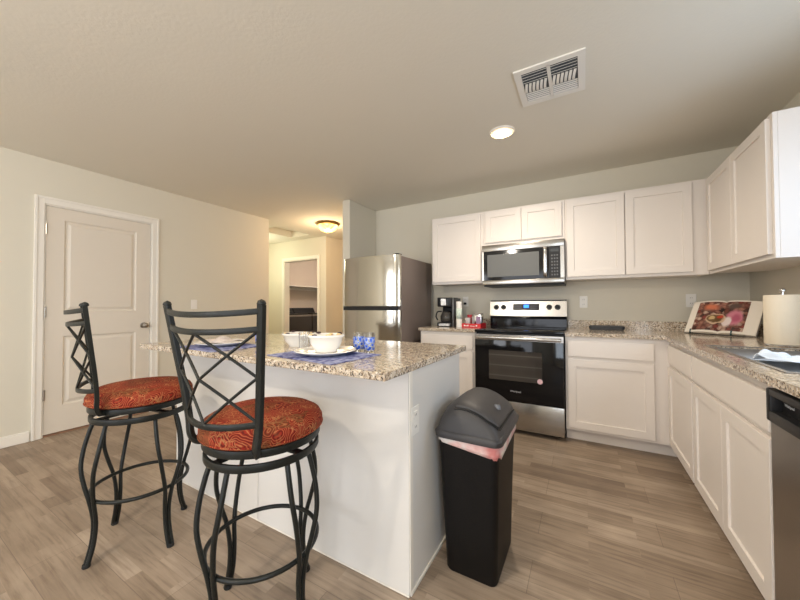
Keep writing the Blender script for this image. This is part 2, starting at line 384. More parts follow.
def catmull(pts, n=8, closed=False):
    P = [Vector(p) for p in pts]; out = []
    m = len(P)
    rng = range(m) if closed else range(m-1)
    for i in rng:
        if closed: a, b, c, d = P[(i-1) % m], P[i], P[(i+1) % m], P[(i+2) % m]
        else: a, b, c, d = P[max(i-1, 0)], P[i], P[i+1], P[min(i+2, m-1)]
        for k in range(n):
            t = k/n
            out.append(0.5*((2*b)+(c-a)*t+(2*a-5*b+4*c-d)*t*t+(3*b-a-3*c+d)*t**3))
    if not closed: out.append(P[-1])
    return out

def tube(bm, pts, rx, ry=None, sides=10, closed=False, up=(0, 0, 1), square=False, cap=True):
    """sweep an ellipse / rectangle (half sizes rx across, ry along 'up') along pts"""
    ry = rx if ry is None else ry
    P = [Vector(p) for p in pts]; n = len(P); rings = []
    if square:
        c = 0.82
        sec = [(-1, -c), (-c, -1), (c, -1), (1, -c), (1, c), (c, 1), (-c, 1), (-1, c)]
    else:
        sec = [(math.cos(2*PI*k/sides), math.sin(2*PI*k/sides)) for k in range(sides)]
    prev = None
    for i in range(n):
        a = P[(i-1) % n] if (closed or i > 0) else P[i]
        b = P[(i+1) % n] if (closed or i < n-1) else P[i]
        t = (b-a).normalized()
        u = Vector(up) - t*Vector(up).dot(t)
        if u.length < 1e-3:
            u = prev if prev else Vector((1, 0, 0)) - t*t.x
        u.normalize(); prev = u
        s = t.cross(u)
        rings.append([bm.verts.new(P[i] + s*(x*rx) + u*(y*ry)) for x, y in sec])
    m = len(sec)
    for i in range(n if closed else n-1):
        A, B = rings[i], rings[(i+1) % n]
        for k in range(m): bm.faces.new((A[k], A[(k+1) % m], B[(k+1) % m], B[k]))
    if not closed and cap:
        bm.faces.new(rings[0][::-1]); bm.faces.new(rings[-1])

def lathe(bm, prof, cx=0, cy=0, z=0, seg=32, sx=1, sy=1):
    """prof: list of (r, z); open ends with r=0 are closed to a point"""
    rings = []
    for r, h in prof:
        if r <= 1e-6: rings.append([bm.verts.new((cx, cy, z+h))])
        else: rings.append([bm.verts.new((cx+r*sx*math.cos(2*PI*k/seg), cy+r*sy*math.sin(2*PI*k/seg), z+h)) for k in range(seg)])
    for A, B in zip(rings, rings[1:]):
        for k in range(seg):
            k2 = (k+1) % seg
            if len(A) == 1 and len(B) == 1: continue
            if len(A) == 1: bm.faces.new((A[0], B[k], B[k2]))
            elif len(B) == 1: bm.faces.new((A[k], A[k2], B[0]))
            else: bm.faces.new((A[k], A[k2], B[k2], B[k]))

def grid(bm, nu, nv, fn):
    V = [[bm.verts.new(fn(i/nu, j/nv)) for j in range(nv+1)] for i in range(nu+1)]
    for i in range(nu):
        for j in range(nv): bm.faces.new((V[i][j], V[i+1][j], V[i+1][j+1], V[i][j+1]))
    return V

def thing(name, label, cat, loc=(0, 0, 0), rz=0, group=None):
    o = bpy.data.objects.new(name, None); COL.objects.link(o)
    o.empty_display_size = 0.1
    o.location = loc; o.rotation_euler = (0, 0, rz)
    o['label'] = label; o['category'] = cat
    if group: o['group'] = group
    return o

def obj(name, bm, mat, parent=None, local=False, smooth=None, kind=None, label=None, solid=0, subsurf=0):
    """local=False: geometry given in world coordinates, shifted to the root's base"""
    root = parent
    while root is not None and root.parent is not None: root = root.parent
    if root is not None and not local:
        bmesh.ops.translate(bm, verts=bm.verts, vec=-Vector(root.location))
    org = None
    bmesh.ops.recalc_face_normals(bm, faces=bm.faces)
    me = bpy.data.meshes.new(name); bm.to_mesh(me); bm.free()
    mats = mat if isinstance(mat, (list, tuple)) else [mat]
    for m in mats: me.materials.append(M[m] if isinstance(m, str) else m)
    o = bpy.data.objects.new(name, me); COL.objects.link(o)
    if parent is not None: o.parent = parent
    if smooth is not None:
        for p in me.polygons: p.use_smooth = True
        if smooth < 180:
            import numpy as np
            b2 = bmesh.new(); b2.from_mesh(me)
            for e in b2.edges:
                if len(e.link_faces) == 2 and e.calc_face_angle(0) > math.radians(smooth): e.smooth = False
            b2.to_mesh(me); b2.free()
    if solid:
        md = o.modifiers.new('solid', 'SOLIDIFY'); md.thickness = solid; md.offset = 0
    if subsurf:
        md = o.modifiers.new('sub', 'SUBSURF'); md.levels = subsurf; md.render_levels = subsurf
    if kind: o['kind'] = kind
    if label: o['label'] = label
    return o

def tag(o, label, cat, group=None):
    o['label'] = label; o['category'] = cat
    if group: o['group'] = group
    return o

def single(name, bm, mat, label, cat, origin, group=None, rz=0, local=False, smooth=None, **kw):
    """a thing that is one mesh, its origin at its base"""
    if not local: bmesh.ops.translate(bm, verts=bm.verts, vec=-Vector(origin))
    o = obj(name, bm, mat, None, True, smooth, **kw)
    o.location = origin; o.rotation_euler = (0, 0, rz)
    return tag(o, label, cat, group)

def struct(name, bm, mat, parent=None, smooth=None):
    o = obj(name, bm, mat, parent, smooth=smooth)
    if parent is None: o['kind'] = 'structure'
    return o

def copy_tree(o, parent=None):
    c = o.copy(); COL.objects.link(c)
    if parent is not None: c.parent = parent
    for ch in list(o.children): copy_tree(ch, c)
    return c

BM = bmesh.new
def box_obj(name, mat, dims, parent=None, bev=0.0, seg=2, **kw):
    bm = BM(); add_box(bm, *dims, bev=bev, seg=seg)
    return obj(name, bm, mat, parent, **kw)

# oriented boxes: 'my' faces -y, 'mx' faces -x, 'px' faces +x, 'py' faces +y ; w = outward distance from plane
def obox(bm, orient, plane, u0, u1, v0, v1, w0, w1, bev=0.0):
    if orient == 'my': add_box(bm, u0, u1, plane-w1, plane-w0, v0, v1, bev)
    elif orient == 'py': add_box(bm, u0, u1, plane+w0, plane+w1, v0, v1, bev)
    elif orient == 'mx': add_box(bm, plane-w1, plane-w0, u0, u1, v0, v1, bev)
    else: add_box(bm, plane+w0, plane+w1, u0, u1, v0, v1, bev)

def pt(orient, plane, u, v, w):
    return {'my': (u, plane-w, v), 'py': (u, plane+w, v), 'mx': (plane-w, u, v), 'px': (plane+w, u, v)}[orient]

def frustum_ring(bm, orient, plane, outer, inner, wo, wi):
    """sloped moulding between rectangle outer at depth wo and inner at depth wi"""
    def rect(r, w): return [bm.verts.new(pt(orient, plane, u, v, w)) for u, v in ((r[0], r[2]), (r[1], r[2]), (r[1], r[3]), (r[0], r[3]))]
    A, B = rect(outer, wo), rect(inner, wi)
    for k in range(4): bm.faces.new((A[k], A[(k+1) % 4], B[(k+1) % 4], B[k]))
    return B

def shaker(bm, orient, plane, u0, u1, v0, v1, t=0.019, rail=0.057, rec=0.009):
    """shaker door: slab with a recessed flat centre panel"""
    b = 0.0015
    # outer edge
    e = b
    def rect(r, w): return [bm.verts.new(pt(orient, plane, u, v, w)) for u, v in ((r[0], r[2]), (r[1], r[2]), (r[1], r[3]), (r[0], r[3]))]
    def join(A, B):
        for k in range(4): bm.faces.new((A[k], A[(k+1) % 4], B[(k+1) % 4], B[k]))
    R0 = rect((u0, u1, v0, v1), 0.0); R1 = rect((u0, u1, v0, v1), t-e); R2 = rect((u0+e, u1-e, v0+e, v1-e), t)
    R3 = rect((u0+rail, u1-rail, v0+rail, v1-rail), t)
    R4 = rect((u0+rail+0.002, u1-rail-0.002, v0+rail+0.002, v1-rail-0.002), t-rec)
    join(R0, R1); join(R1, R2); join(R2, R3); join(R3, R4)
    bm.faces.new(R4); bm.faces.new(R0[::-1])

def slab(bm, orient, plane, u0, u1, v0, v1, t=0.019):
    obox(bm, orient, plane, u0, u1, v0, v1, 0, t, bev=0.0015)

def text_mesh(name, body, size, mat, parent, loc, rot, extrude=0.0004, bold=False):
    cu = bpy.data.curves.new(name, 'FONT'); cu.body = body; cu.size = size; cu.extrude = extrude
    cu.align_x = 'CENTER'; cu.align_y = 'CENTER'
    tmp = bpy.data.objects.new(name, cu)
    me = bpy.data.meshes.new_from_object(tmp)
    bpy.data.objects.remove(tmp)
    me.materials.clear(); me.materials.append(M[mat])
    o = bpy.data.objects.new(name, me); COL.objects.link(o)
    o.parent = parent
    root = parent
    while root.parent is not None: root = root.parent
    o.location = Vector(loc) - Vector(root.location); o.rotation_euler = rot
    return o

# ------------------------------------------------------------ room shell
ZC = 2.455; XR = 2.078; XL = -3.21; YB = -7.0
XS0, XS1, YS = -1.69, -1.575, -0.58       # wall stub beside the fridge
YF = 0.831                                 # laundry wall
bm = BM(); add_box(bm, -5.5, XR+0.15, YB-0.15, 4.2, -0.12, 0.0); struct('floor', bm, 'floor')
# ceiling with attic hatch opening
hx0, hx1, hy0, hy1 = -3.94, -3.46, -0.12, 0.61
bm = BM()
add_box(bm, -5.5, hx0, YB-0.15, 4.2, ZC, ZC+0.12)
add_box(bm, hx1, XR+0.15, YB-0.15, 4.2, ZC, ZC+0.12)
add_box(bm, hx0, hx1, YB-0.15, hy0, ZC, ZC+0.12)
add_box(bm, hx0, hx1, hy1, 4.2, ZC, ZC+0.12)
struct('ceiling', bm, 'ceiling')
bm = BM(); add_box(bm, hx0-0.05, hx1+0.05, hy0-0.05, hy1+0.05, ZC+0.121, ZC+0.16); struct('ceiling_hatch', bm, 'trim')

bm = BM(); add_box(bm, XS0, XR+0.12, 0.0, 0.12, 0, ZC); struct('wall_back', bm, 'wall')
bm = BM(); add_box(bm, XS0, XS1, YS, -0.0005, 0, ZC, 0.006); add_box(bm, XS0, XS1-0.02, 0.1205, 4.0, 0, ZC); struct('wall_stub', bm, 'wall')
bm = BM(); add_box(bm, XR, XR+0.12, -1.44, -0.0005, 0, ZC); add_box(bm, XR, XR+0.12, -4.45, -2.48, 0, ZC); add_box(bm, XR, XR+0.12, -2.48, -1.44, 0, 1.1); add_box(bm, XR, XR+0.12, -2.48, -1.44, 2.1, ZC); add_box(bm, XR, XR+0.12, YB, -6.05, 0, ZC); add_box(bm, XR, XR+0.12, -6.05, -4.45, 0, 0.6); add_box(bm, XR, XR+0.12, -6.05, -4.45, 2.1, ZC); struct('wall_right', bm, 'wall')
bm = BM()
for a, b in ((-6.05, -6.0), (-5.27, -5.23), (-4.5, -4.45)): add_box(bm, XR+0.03, XR+0.08, a, b, 0.6, 2.1)
add_box(bm, XR+0.03, XR+0.08, -6.05, -4.45, 2.05, 2.1); add_box(bm, XR+0.03, XR+0.08, -6.05, -4.45, 0.6, 0.65)
struct('window_3', bm, 'trim')
# left wall with door hole
D0, D1, DT = -2.795, -1.974, 2.062
bm = BM()
add_box(bm, XL-0.12, XL, YB, D0, 0, ZC)
add_box(bm, XL-0.12, XL, D1, -0.468, 0, ZC)
add_box(bm, XL-0.12, XL, D0, D1, DT, ZC)
add_box(bm, XL-0.17, XL-0.13, D0-0.1, D1+0.1, 0, DT+0.1)      # dark closet side behind the door
struct('wall_left', bm, 'wall')
# hall: return behind the left wall, far-left end
bm = BM(); add_box(bm, -5.4, XL-0.121, -0.59, -0.468, 0, ZC); struct('wall_hall_front', bm, 'wall')
bm = BM(); add_box(bm, -5.45, -5.33, -0.467, YF-0.001, 0, ZC); struct('wall_hall_left', bm, 'wall')
# laundry wall with opening
OX0, OX1, OT = -4.40, -3.475, 2.06
bm = BM()
add_box(bm, -5.45, OX0, YF, YF+0.12, 0, ZC); add_box(bm, OX1, -3.268, YF, YF+0.12, 0, ZC); add_box(bm, OX0, OX1, YF, YF+0.12, OT, ZC)
struct('wall_laundry', bm, 'wall')
bm = BM(); add_box(bm, -3.388, -3.268, YF+0.121, 4.0, 0, ZC); struct('wall_hall_side', bm, 'wall')
bm = BM(); add_box(bm, -5.45, XS1, 4.001, 4.12, 0, ZC); struct('wall_hall_end', bm, 'wall')
bm = BM(); add_box(bm, -5.45, -5.33, YF+0.121, 2.85, 0, ZC); add_box(bm, -5.329, -3.389, 2.73, 2.85, 0, ZC); struct('wall_closet', bm, 'closet_wall')
# rear wall behind camera with patio door and window openings
bm = BM()
add_box(bm, XL-0.12, -2.8, YB-0.12, YB, 0, ZC); add_box(bm, -1.6, -1.25, YB-0.12, YB, 0, ZC); add_box(bm, 0.55, XR+0.12, YB-0.12, YB, 0, ZC)
add_box(bm, -2.8, -1.6, YB-0.12, YB, 0, 0.85); add_box(bm, -2.8, -1.6, YB-0.12, YB, 2.12, ZC); add_box(bm, -1.25, 0.55, YB-0.12, YB, 2.12, ZC)
struct('wall_rear', bm, 'wall')
bm = BM()
for a, b in ((-1.25, -1.19), (-0.38, -0.32), (0.49, 0.55)): add_box(bm, a, b, YB-0.08, YB-0.03, 0, 2.12)
add_box(bm, -1.25, 0.55, YB-0.08, YB-0.03, 2.06, 2.12); add_box(bm, -1.25, 0.55, YB-0.08, YB-0.03, 0, 0.06)
struct('window_1', bm, 'trim')
bm = BM()
for a, b in ((-2.8, -2.75), (-2.22, -2.18), (-1.65, -1.6)): add_box(bm, a, b, YB-0.08, YB-0.03, 0.85, 2.12)
add_box(bm, -2.8, -1.6, YB-0.08, YB-0.03, 2.07, 2.12); add_box(bm, -2.8, -1.6, YB-0.08, YB-0.03, 0.85, 0.9)
struct('window_2', bm, 'trim')

bm = BM()
for a, b in ((-2.48, -2.44), (-1.48, -1.44)): add_box(bm, XR+0.07, XR+0.11, a, b, 1.1, 2.1)
add_box(bm, XR+0.07, XR+0.11, -2.48, -1.44, 2.06, 2.1); add_box(bm, XR+0.07, XR+0.11, -2.48, -1.44, 1.1, 1.14); add_box(bm, XR-0.02, XR+0.11, -2.50, -1.42, 1.085, 1.0995)
struct('window_4', bm, 'trim')

# baseboards
def baseboard(name, orient, plane, u0, u1):
    bm = BM(); obox(bm, orient, plane, u0, u1, 0.0, 0.075, 0, 0.014, 0.003); obox(bm, orient, plane, u0, u1, 0.074, 0.09, 0, 0.008, 0.003)
    struct(name, bm, 'trim')
baseboard('baseboard_left', 'px', XL+0.0005, YB, D0-0.065)
baseboard('baseboard_left_far', 'px', XL+0.0005, D1+0.065, -0.47)
baseboard('baseboard_laundry', 'my', YF-0.0005, -5.3, OX0-0.06)
baseboard('baseboard_hall', 'px', -3.2675, YF, 3.99)

# door in the left wall
dr = bpy.data.objects.new('door_1', None); COL.objects.link(dr); dr['kind'] = 'structure'; dr.location = (XL, (D0+D1)/2, 0)
bm = BM()
for (a, b, c, d) in ((D0-0.058, D0+0.004, 0, DT+0.06), (D1-0.004, D1+0.058, 0, DT+0.06), (D0+0.004, D1-0.004, DT-0.004, DT+0.06)):
    obox(bm, 'px', XL+0.0005, a, b, c, d, 0, 0.012, 0.002)
for (a, b, c, d) in ((D0-0.058, D0-0.038, 0, DT+0.06), (D1+0.038, D1+0.058, 0, DT+0.06), (D0-0.038, D1+0.038, DT+0.04, DT+0.06)):
    obox(bm, 'px', XL+0.0005, a, b, c, d, 0.011, 0.019, 0.002)
obox(bm, 'px', XL-0.11, D0+0.0005, D0+0.014, 0, DT-0.001, 0, 0.11)
obox(bm, 'px', XL-0.11, D1-0.014, D1-0.0005, 0, DT-0.001, 0, 0.11)
obox(bm, 'px', XL-0.11, D0+0.014, D1-0.014, DT-0.014, DT-0.001, 0, 0.11)
obj('door_frame', bm, 'trim', dr)
def moulded_door(bm, orient, plane, u0, u1, v0, v1, t, panels):
    """two-panel moulded door face; panels as (u0,u1,v0,v1)"""
    us = sorted({u0, u1, panels[0][0], panels[0][1]}); 
    pu0, pu1 = panels[0][0], panels[0][1]
    ps = sorted(panels, key=lambda p: p[2])
    def quad(a, b, c, d, w): bm.faces.new([bm.verts.new(pt(orient, plane, u, v, w)) for u, v in ((a, c), (b, c), (b, d), (a, d))])
    quad(u0, pu0, v0, v1, t); quad(pu1, u1, v0, v1, t)
    zs = [v0] + [z for p in ps for z in (p[2], p[3])] + [v1]
    for k in range(0, len(zs), 2): quad(pu0, pu1, zs[k], zs[k+1], t)
    for p in ps:
        r = lambda k: (p[0]+k, p[1]-k, p[2]+k, p[3]-k)
        frustum_ring(bm, orient, plane, r(0), r(0.012), t, t-0.011)
        frustum_ring(bm, orient, plane, r(0.012), r(0.024), t-0.011, t-0.011)
        B = frustum_ring(bm, orient, plane, r(0.024), r(0.044), t-0.011, t-0.002)
        bm.faces.new(B)
    frustum_ring(bm, orient, plane, (u0, u1, v0, v1), (u0, u1, v0, v1), 0, t)
    quad(u0, u1, v0, v1, 0)
bm = BM()
moulded_door(bm, 'px', XL-0.045, D0+0.017, D1-0.017, 0.02, DT-0.017, 0.038,
             [(-2.662, -2.115, 0.255, 0.880), (-2.662, -2.115, 1.10, 1.94)])
obj('door_panel', bm, 'door_white', dr)
for z in (0.368, 1.10, 1.84):
    bm = BM(); obox(bm, 'px', XL-0.007, D0+0.010, D0+0.026, z-0.045, z+0.045, 0, 0.004, 0.001)
    tube(bm, [pt('px', XL, D0+0.0155, z-0.048, 0.003), pt('px', XL, D0+0.0155, z+0.048, 0.003)], 0.0055, sides=8)
    obj('hinge', bm, 'nickel', dr, smooth=40)
ky = -2.048
bm = BM()
tmp = [(0, 0), (0.031, 0.0), (0.031, 0.005), (0.012, 0.008), (0.011, 0.028), (0.024, 0.036), (0.029, 0.050), (0.024, 0.064), (0.010, 0.070), (0, 0.071)]
lathe(bm, tmp, seg=24)
bmesh.ops.rotate(bm, verts=bm.verts, cent=(0, 0, 0), matrix=Matrix.Rotation(PI/2, 3, 'Y'))
bmesh.ops.translate(bm, verts=bm.verts, vec=(XL-0.007, ky, 0.945))
obj('door_knob', bm, 'nickel', dr, smooth=40)
bm = BM(); obox(bm, 'px', XL-0.007, D1-0.020, D1-0.0145, 0.915, 0.975, -0.002, 0.004); obj('strike_plate', bm, 'nickel', dr)
bm = BM(); obox(bm, 'px', XL-0.10, D0+0.015, D1-0.015, 0.0, 0.012, 0, 0.098, 0.002)
th = obj('threshold', bm, paint('threshold_wood', srgb(150, 112, 88), 0.5), dr)

# laundry opening trim
bm = BM()
for (a, b, c, d) in ((OX0-0.055, OX0, 0, OT+0.055), (OX1, OX1+0.055, 0, OT+0.055), (OX0, OX1, OT, OT+0.055)):
    obox(bm, 'my', YF-0.0005, a, b, c, d, 0, 0.016, 0.003)
add_box(bm, OX0+0.0005, OX0+0.014, YF, YF+0.12, 0, OT); add_box(bm, OX1-0.014, OX1-0.0005, YF, YF+0.12, 0, OT); add_box(bm, OX0+0.014, OX1-0.014, YF, YF+0.12, OT-0.014, OT-0.0005)
struct('trim_1', bm, 'trim')

# ------------------------------------------------------------ cabinets
CB = 'cabinet'
def wall_cabinet(label, x0, x1, z0, z1, doors, dz0, dz1, filler=None):
    t = thing('wall_cabinet', label, 'cabinet', ((x0+x1)/2, -0.168, z0), group='white wall cabinets')
    bm = BM(); add_box(bm, x0+0.001, x1-0.001, -0.318, -0.001, z0, z1, 0.001)
    add_box(bm, x0+0.001, x1-0.001, -0.336, -0.3185, z0-0.002, z1, 0.001)       # face frame with a small bottom lip
    obj('cabinet_body', bm, CB, t)
    for a, b in doors:
        bm = BM(); shaker(bm, 'my', -0.337, a, b, dz0, dz1); obj('cabinet_door', bm, CB, t)
    return t
wall_cabinet('white single-door wall cabinet between the fridge and the microwave', -0.585, 0.0, 1.38, 2.125, [(-0.565, -0.022)], 1.403, 2.105)
wall_cabinet('short white two-door wall cabinet directly above the microwave', 0.0, 0.762, 1.762, 2.125, [(0.028, 0.380), (0.384, 0.738)], 1.79, 2.105)
wall_cabinet('wide white two-door wall cabinet right of the microwave, reaching into the corner', 0.762, 1.751, 1.38, 2.125, [(0.778, 1.215), (1.222, 1.655)], 1.403, 2.105)
t = thing('wall_cabinet', 'white wall cabinet on the right wall with its plain end panel towards the camera', 'cabinet', (1.91, -0.85, 1.38), group='white wall cabinets')
bm = BM(); add_box(bm, 1.770, XR-0.001, -1.326, -0.3375, 1.385, 2.125, 0.001); add_box(bm, 1.752, 1.7695, -1.326, -0.3375, 1.38, 2.125, 0.001)
add_box(bm, 1.770, XR-0.02, -1.326, -1.31, 1.38, 1.386); 
obj('cabinet_body', bm, CB, t)
for a, b in ((-0.836, -0.372), (-1.302, -0.840)):
    bm = BM(); shaker(bm, 'mx', 1.7515, a, b, 1.403, 2.105); obj('cabinet_door', bm, CB, t)

FZ0, DZ0, DZ1, RZ0, RZ1, CT0 = 0.1, 0.123, 0.692, 0.717, 0.847, 0.883
def base_cabinet(label, x0, x1, y1, doors, drawers, fac='my', plane=-0.605, y0=-0.001):
    pass
def base_back(label, x0, x1, du0, du1):
    t = thing('base_cabinet', label, 'cabinet', ((x0+x1)/2, -0.3, 0), group='white base cabinets')
    bm = BM(); add_box(bm, x0, x1, -0.605, -0.002, FZ0, CT0-0.001, 0.001); obj('cabinet_body', bm, CB, t)
    bm = BM(); add_box(bm, x0, x1+(0.0755 if x1 > 1 else 0), -0.530, -0.002 if x1 < 1 else -0.40, 0.0, FZ0-0.0005); obj('toe_kick', bm, CB, t)
    bm = BM(); slab(bm, 'my', -0.6055, du0, du1, RZ0, RZ1); obj('drawer_front', bm, CB, t)
    bm = BM(); shaker(bm, 'my', -0.6055, du0, du1, DZ0, DZ1); obj('cabinet_door', bm, CB, t)
base_back('white base cabinet with one drawer and door, left of the range', -0.6, -0.004, -0.58, -0.034)
base_back('white base cabinet with one drawer and door, right of the range', 0.766, 1.457, 0.785, 1.362)
def base_right(label, y0, y1, doors, drawers, kick=True, name='base_cabinet'):
    t = thing(name, label, 'cabinet', (1.77, (y0+y1)/2, 0), group='white base cabinets')
    bm = BM(); top = CT0-0.001 if y0 > -1.2 else 0.70
    add_box(bm, 1.459, XR-0.002, y0, y1, FZ0, top, 0.001)
    if top < 0.8:
        add_box(bm, 1.459, 1.478, y0, y1, 0.70, CT0-0.001); add_box(bm, 1.478, XR-0.002, y0, y0+0.018, 0.70, CT0-0.001)
    obj('cabinet_body', bm, CB, t)
    bm = BM(); add_box(bm, 1.534, XR-0.002, y0, y1, 0.0, FZ0-0.0005); obj('toe_kick', bm, CB, t)
    for a, b in drawers:
        bm = BM(); slab(bm, 'mx', 1.4585, a, b, RZ0, RZ1); obj('drawer_front', bm, CB, t)
    for a, b in doors:
        bm = BM(); shaker(bm, 'mx', 1.4585, a, b, DZ0, DZ1); obj('cabinet_door', bm, CB, t)
base_right('narrow white base cabinet in the corner of the right-hand run', -1.238, -0.002, [(-1.226, -0.640)], [(-1.226, -0.640)])
base_right('white sink cabinet with a long plain front between the corner cabinet and dishwasher', -2.140, -1.240, [(-1.686, -1.252), (-2.124, -1.690)], [(-2.124, -1.252)])

# ------------------------------------------------------------ worktops
def edge_poly(bm, pts, z0, z1, holes=None, bev=0.004):
    """vertical prism of a polygon"""
    b = [bm.verts.new((x, y, z0)) for x, y in pts]; t = [bm.verts.new((x, y, z1)) for x, y in pts]
    n = len(pts)
    bm.faces.new(b[::-1]); ft = bm.faces.new(t)
    for k in range(n): bm.faces.new((b[k], b[(k+1) % n], t[(k+1) % n], t[k]))
# island top
bm = BM(); add_box(bm, -1.495, 0.315, -2.745, -1.87, 0.884, 0.914, 0.004, 2)
single('island_countertop', bm, 'granite', 'speckled beige granite slab on top of the island', 'countertop', (-0.59, -2.3, 0.884))
t = thing('countertop', 'short granite worktop between fridge and range, under the coffee maker', 'countertop', (-0.3, -0.32, 0.884))
bm = BM(); add_box(bm, -0.612, -0.003, -0.635, -0.0225, CT0, 0.914, 0.003, 2); obj('slab', bm, 'granite', t)
bm = BM(); add_box(bm, -0.612, -0.003, -0.022, -0.001, CT0+0.005, 0.995, 0.002); obj('backsplash', bm, 'granite', t)
t = thing('countertop', 'L-shaped granite worktop in the right corner around the sink', 'countertop', (1.6, -0.6, 0.884))
SX0, SX1, SY0, SY1 = 1.505, 1.945, -2.08, -1.245
def counter_L(bm):
    z0, z1 = CT0, 0.914
    xs = [0.765, 1.425, SX0, SX1, XR-0.0225]; ys = [-2.72, SY0, SY1, -0.635, -0.0225]
    cells = set()
    for i in range(4):
        for j in range(4):
            if i == 0 and j != 3: continue
            if i == 2 and j == 1: continue
            cells.add((i, j))
    V = {}
    def v(i, j, z):
        k = (i, j, z)
        if k not in V: V[k] = bm.verts.new((xs[i], ys[j], z1 if z else z0))
        return V[k]
    for i, j in cells:
        bm.faces.new((v(i, j, 1), v(i+1, j, 1), v(i+1, j+1, 1), v(i, j+1, 1)))
        bm.faces.new((v(i, j, 0), v(i, j+1, 0), v(i+1, j+1, 0), v(i+1, j, 0)))
        for (di, dj, a, b) in ((-1, 0, (i, j), (i, j+1)), (1, 0, (i+1, j), (i+1, j+1)), (0, -1, (i, j), (i+1, j)), (0, 1, (i, j+1), (i+1, j+1))):
            if (i+di, j+dj) not in cells:
                bm.faces.new((v(*a, 0), v(*b, 0), v(*b, 1), v(*a, 1)))
    es = [e for e in bm.edges if all(abs(w.co.z-z1) < 1e-6 for w in e.verts) and any(abs(f.normal.z) < .5 for f in e.link_faces)]
    bm.normal_update()
    es = [e for e in bm.edges if all(abs(w.co.z-z1) < 1e-6 for w in e.verts) and len(e.link_faces) == 2 and abs(abs(e.link_faces[0].normal.z)-abs(e.link_faces[1].normal.z)) > .5]
    bmesh.ops.bevel(bm, geom=es, offset=0.004, segments=2, affect='EDGES')
bm = BM(); counter_L(bm); obj('slab', bm, 'granite', t)
bm = BM(); add_box(bm, 0.765, XR-0.0005, -0.022, -0.001, CT0+0.005, 0.995, 0.002); add_box(bm, XR-0.022, XR-0.001, -2.72, -0.0222, CT0+0.005, 0.995, 0.002)
obj('backsplash', bm, 'granite', t)

# ------------------------------------------------------------ sink
t = thing('sink', 'stainless steel double-bowl sink set in the granite on the right', 'sink', (1.725, -1.65, 0.70))
bm = BM()
def bowl(bm, x0, x1, y0, y1, z0, z1, r=0.05):
    def rr(x0, x1, y0, y1, r, z, n=5):
        out = []
        for cx, cy, a0 in ((x1-r, y1-r, 0), (x0+r, y1-r, PI/2), (x0+r, y0+r, PI), (x1-r, y0+r, 1.5*PI)):
            for k in range(n+1):
                a = a0 + k/n*PI/2; out.append(bm.verts.new((cx+r*math.cos(a), cy+r*math.sin(a), z)))
        return out
    R = [rr(x0, x1, y0, y1, r, z1), rr(x0+0.006, x1-0.006, y0+0.006, y1-0.006, r, z0+0.03), rr(x0+0.03, x1-0.03, y0+0.03, y1-0.03, r, z0)]
    for A, B in zip(R, R[1:]):
        n = len(A)
        for k in range(n): bm.faces.new((A[k], A[(k+1) % n], B[(k+1) % n], B[k]))
    bm.faces.new(R[-1])
ym = -1.72
for a, b in ((ym+0.012, SY1-0.004), (SY0+0.004, ym-0.012)):
    bm = BM(); bowl(bm, SX0+0.004, SX1-0.004, a, b, 0.725, 0.905); obj('basin', bm, 'sink_steel', t, smooth=40, solid=0.0015)
bm = BM(); add_box(bm, SX0+0.03, SX1-0.03, ym-0.011, ym+0.011, 0.85, 0.9055, 0.004); obj('divider', bm, 'sink_steel', t)
bm = BM()
for (a, b, c, d) in ((SX0-0.012, SX0+0.004, SY0-0.012, SY1+0.012), (SX1-0.004, SX1+0.05, SY0-0.012, SY1+0.012), (SX0+0.004, SX1-0.004, SY1-0.004, SY1+0.012), (SX0+0.004, SX1-0.004, SY0-0.012, SY0+0.004)):
    add_box(bm, a, b, c, d, 0.9145, 0.9175, 0.001)
obj('rim', bm, 'sink_steel', t)
for yy in (-1.42, -1.85):
    bm = BM(); lathe(bm, [(0.0, 0.002), (0.03, 0.002), (0.04, 0.004), (0.045, 0.001)], 1.725, yy, 0.7265, 20); obj('drain', bm, 'chrome', t, smooth=60)
# faucet stands at the back right, out of the frame
ft = thing('faucet', 'chrome kitchen faucet behind the sink', 'faucet', (1.985, -1.65, 0.918))
bm = BM(); lathe(bm, [(0, 0), (0.028, 0), (0.028, 0.01), (0.018, 0.015), (0.016, 0.08), (0, 0.08)], 1.985, -1.65, 0.918, 20); obj('base', bm, 'chrome', ft, smooth=40)
bm = BM(); tube(bm, catmull([(1.985, -1.65, 0.99), (1.985, -1.65, 1.13), (1.95, -1.65, 1.20), (1.88, -1.65, 1.20), (1.83, -1.65, 1.13)], 6), 0.011, sides=12); obj('spout', bm, 'chrome', ft, smooth=60)
# cloth over the divider
def cloth_fn(u, v):
    a = (v-0.5)*2
    x = 1.555 + 0.375*u + 0.012*math.sin(a*5)
    wid = 0.050*(0.35+0.65*min(1, u/0.2))*(1+0.22*math.sin(u*9+1))
    y = ym + a*wid + 0.012*math.sin(u*6)
    z = 0.912 + 0.030*(1-a*a)*(0.75+0.35*math.sin(u*14+0.5)) + 0.007*math.sin(u*37+a*5)*(1-a*a) + 0.004*math.sin(a*11+u*8)
    return (x, y, z)
bm = BM(); grid(bm, 60, 20, cloth_fn)
single('dish_cloth', bm, 'cloth_white', 'crumpled white and pale blue dish cloth lying across the sink', 'cloth', (1.75, ym, 0.907), smooth=180, solid=0.003)

# ------------------------------------------------------------ dishwasher
t = thing('dishwasher', 'stainless dishwasher with a black handle panel at the right frame edge', 'dishwasher', (1.75, -2.42, 0.0))
bm = BM(); add_box(bm, 1.47, XR-0.01, -2.72, -2.144, 0.1, CT0-0.002); add_box(bm, 1.53, XR-0.01, -2.72, -2.144, 0.0, 0.0995); obj('tub', bm, 'black_plastic', t)
bm = BM(); add_box(bm, 1.435, 1.4695, -2.718, -2.150, 0.115, 0.765, 0.004, 2); obj('door', bm, 'steel_dark', t)
bm = BM()
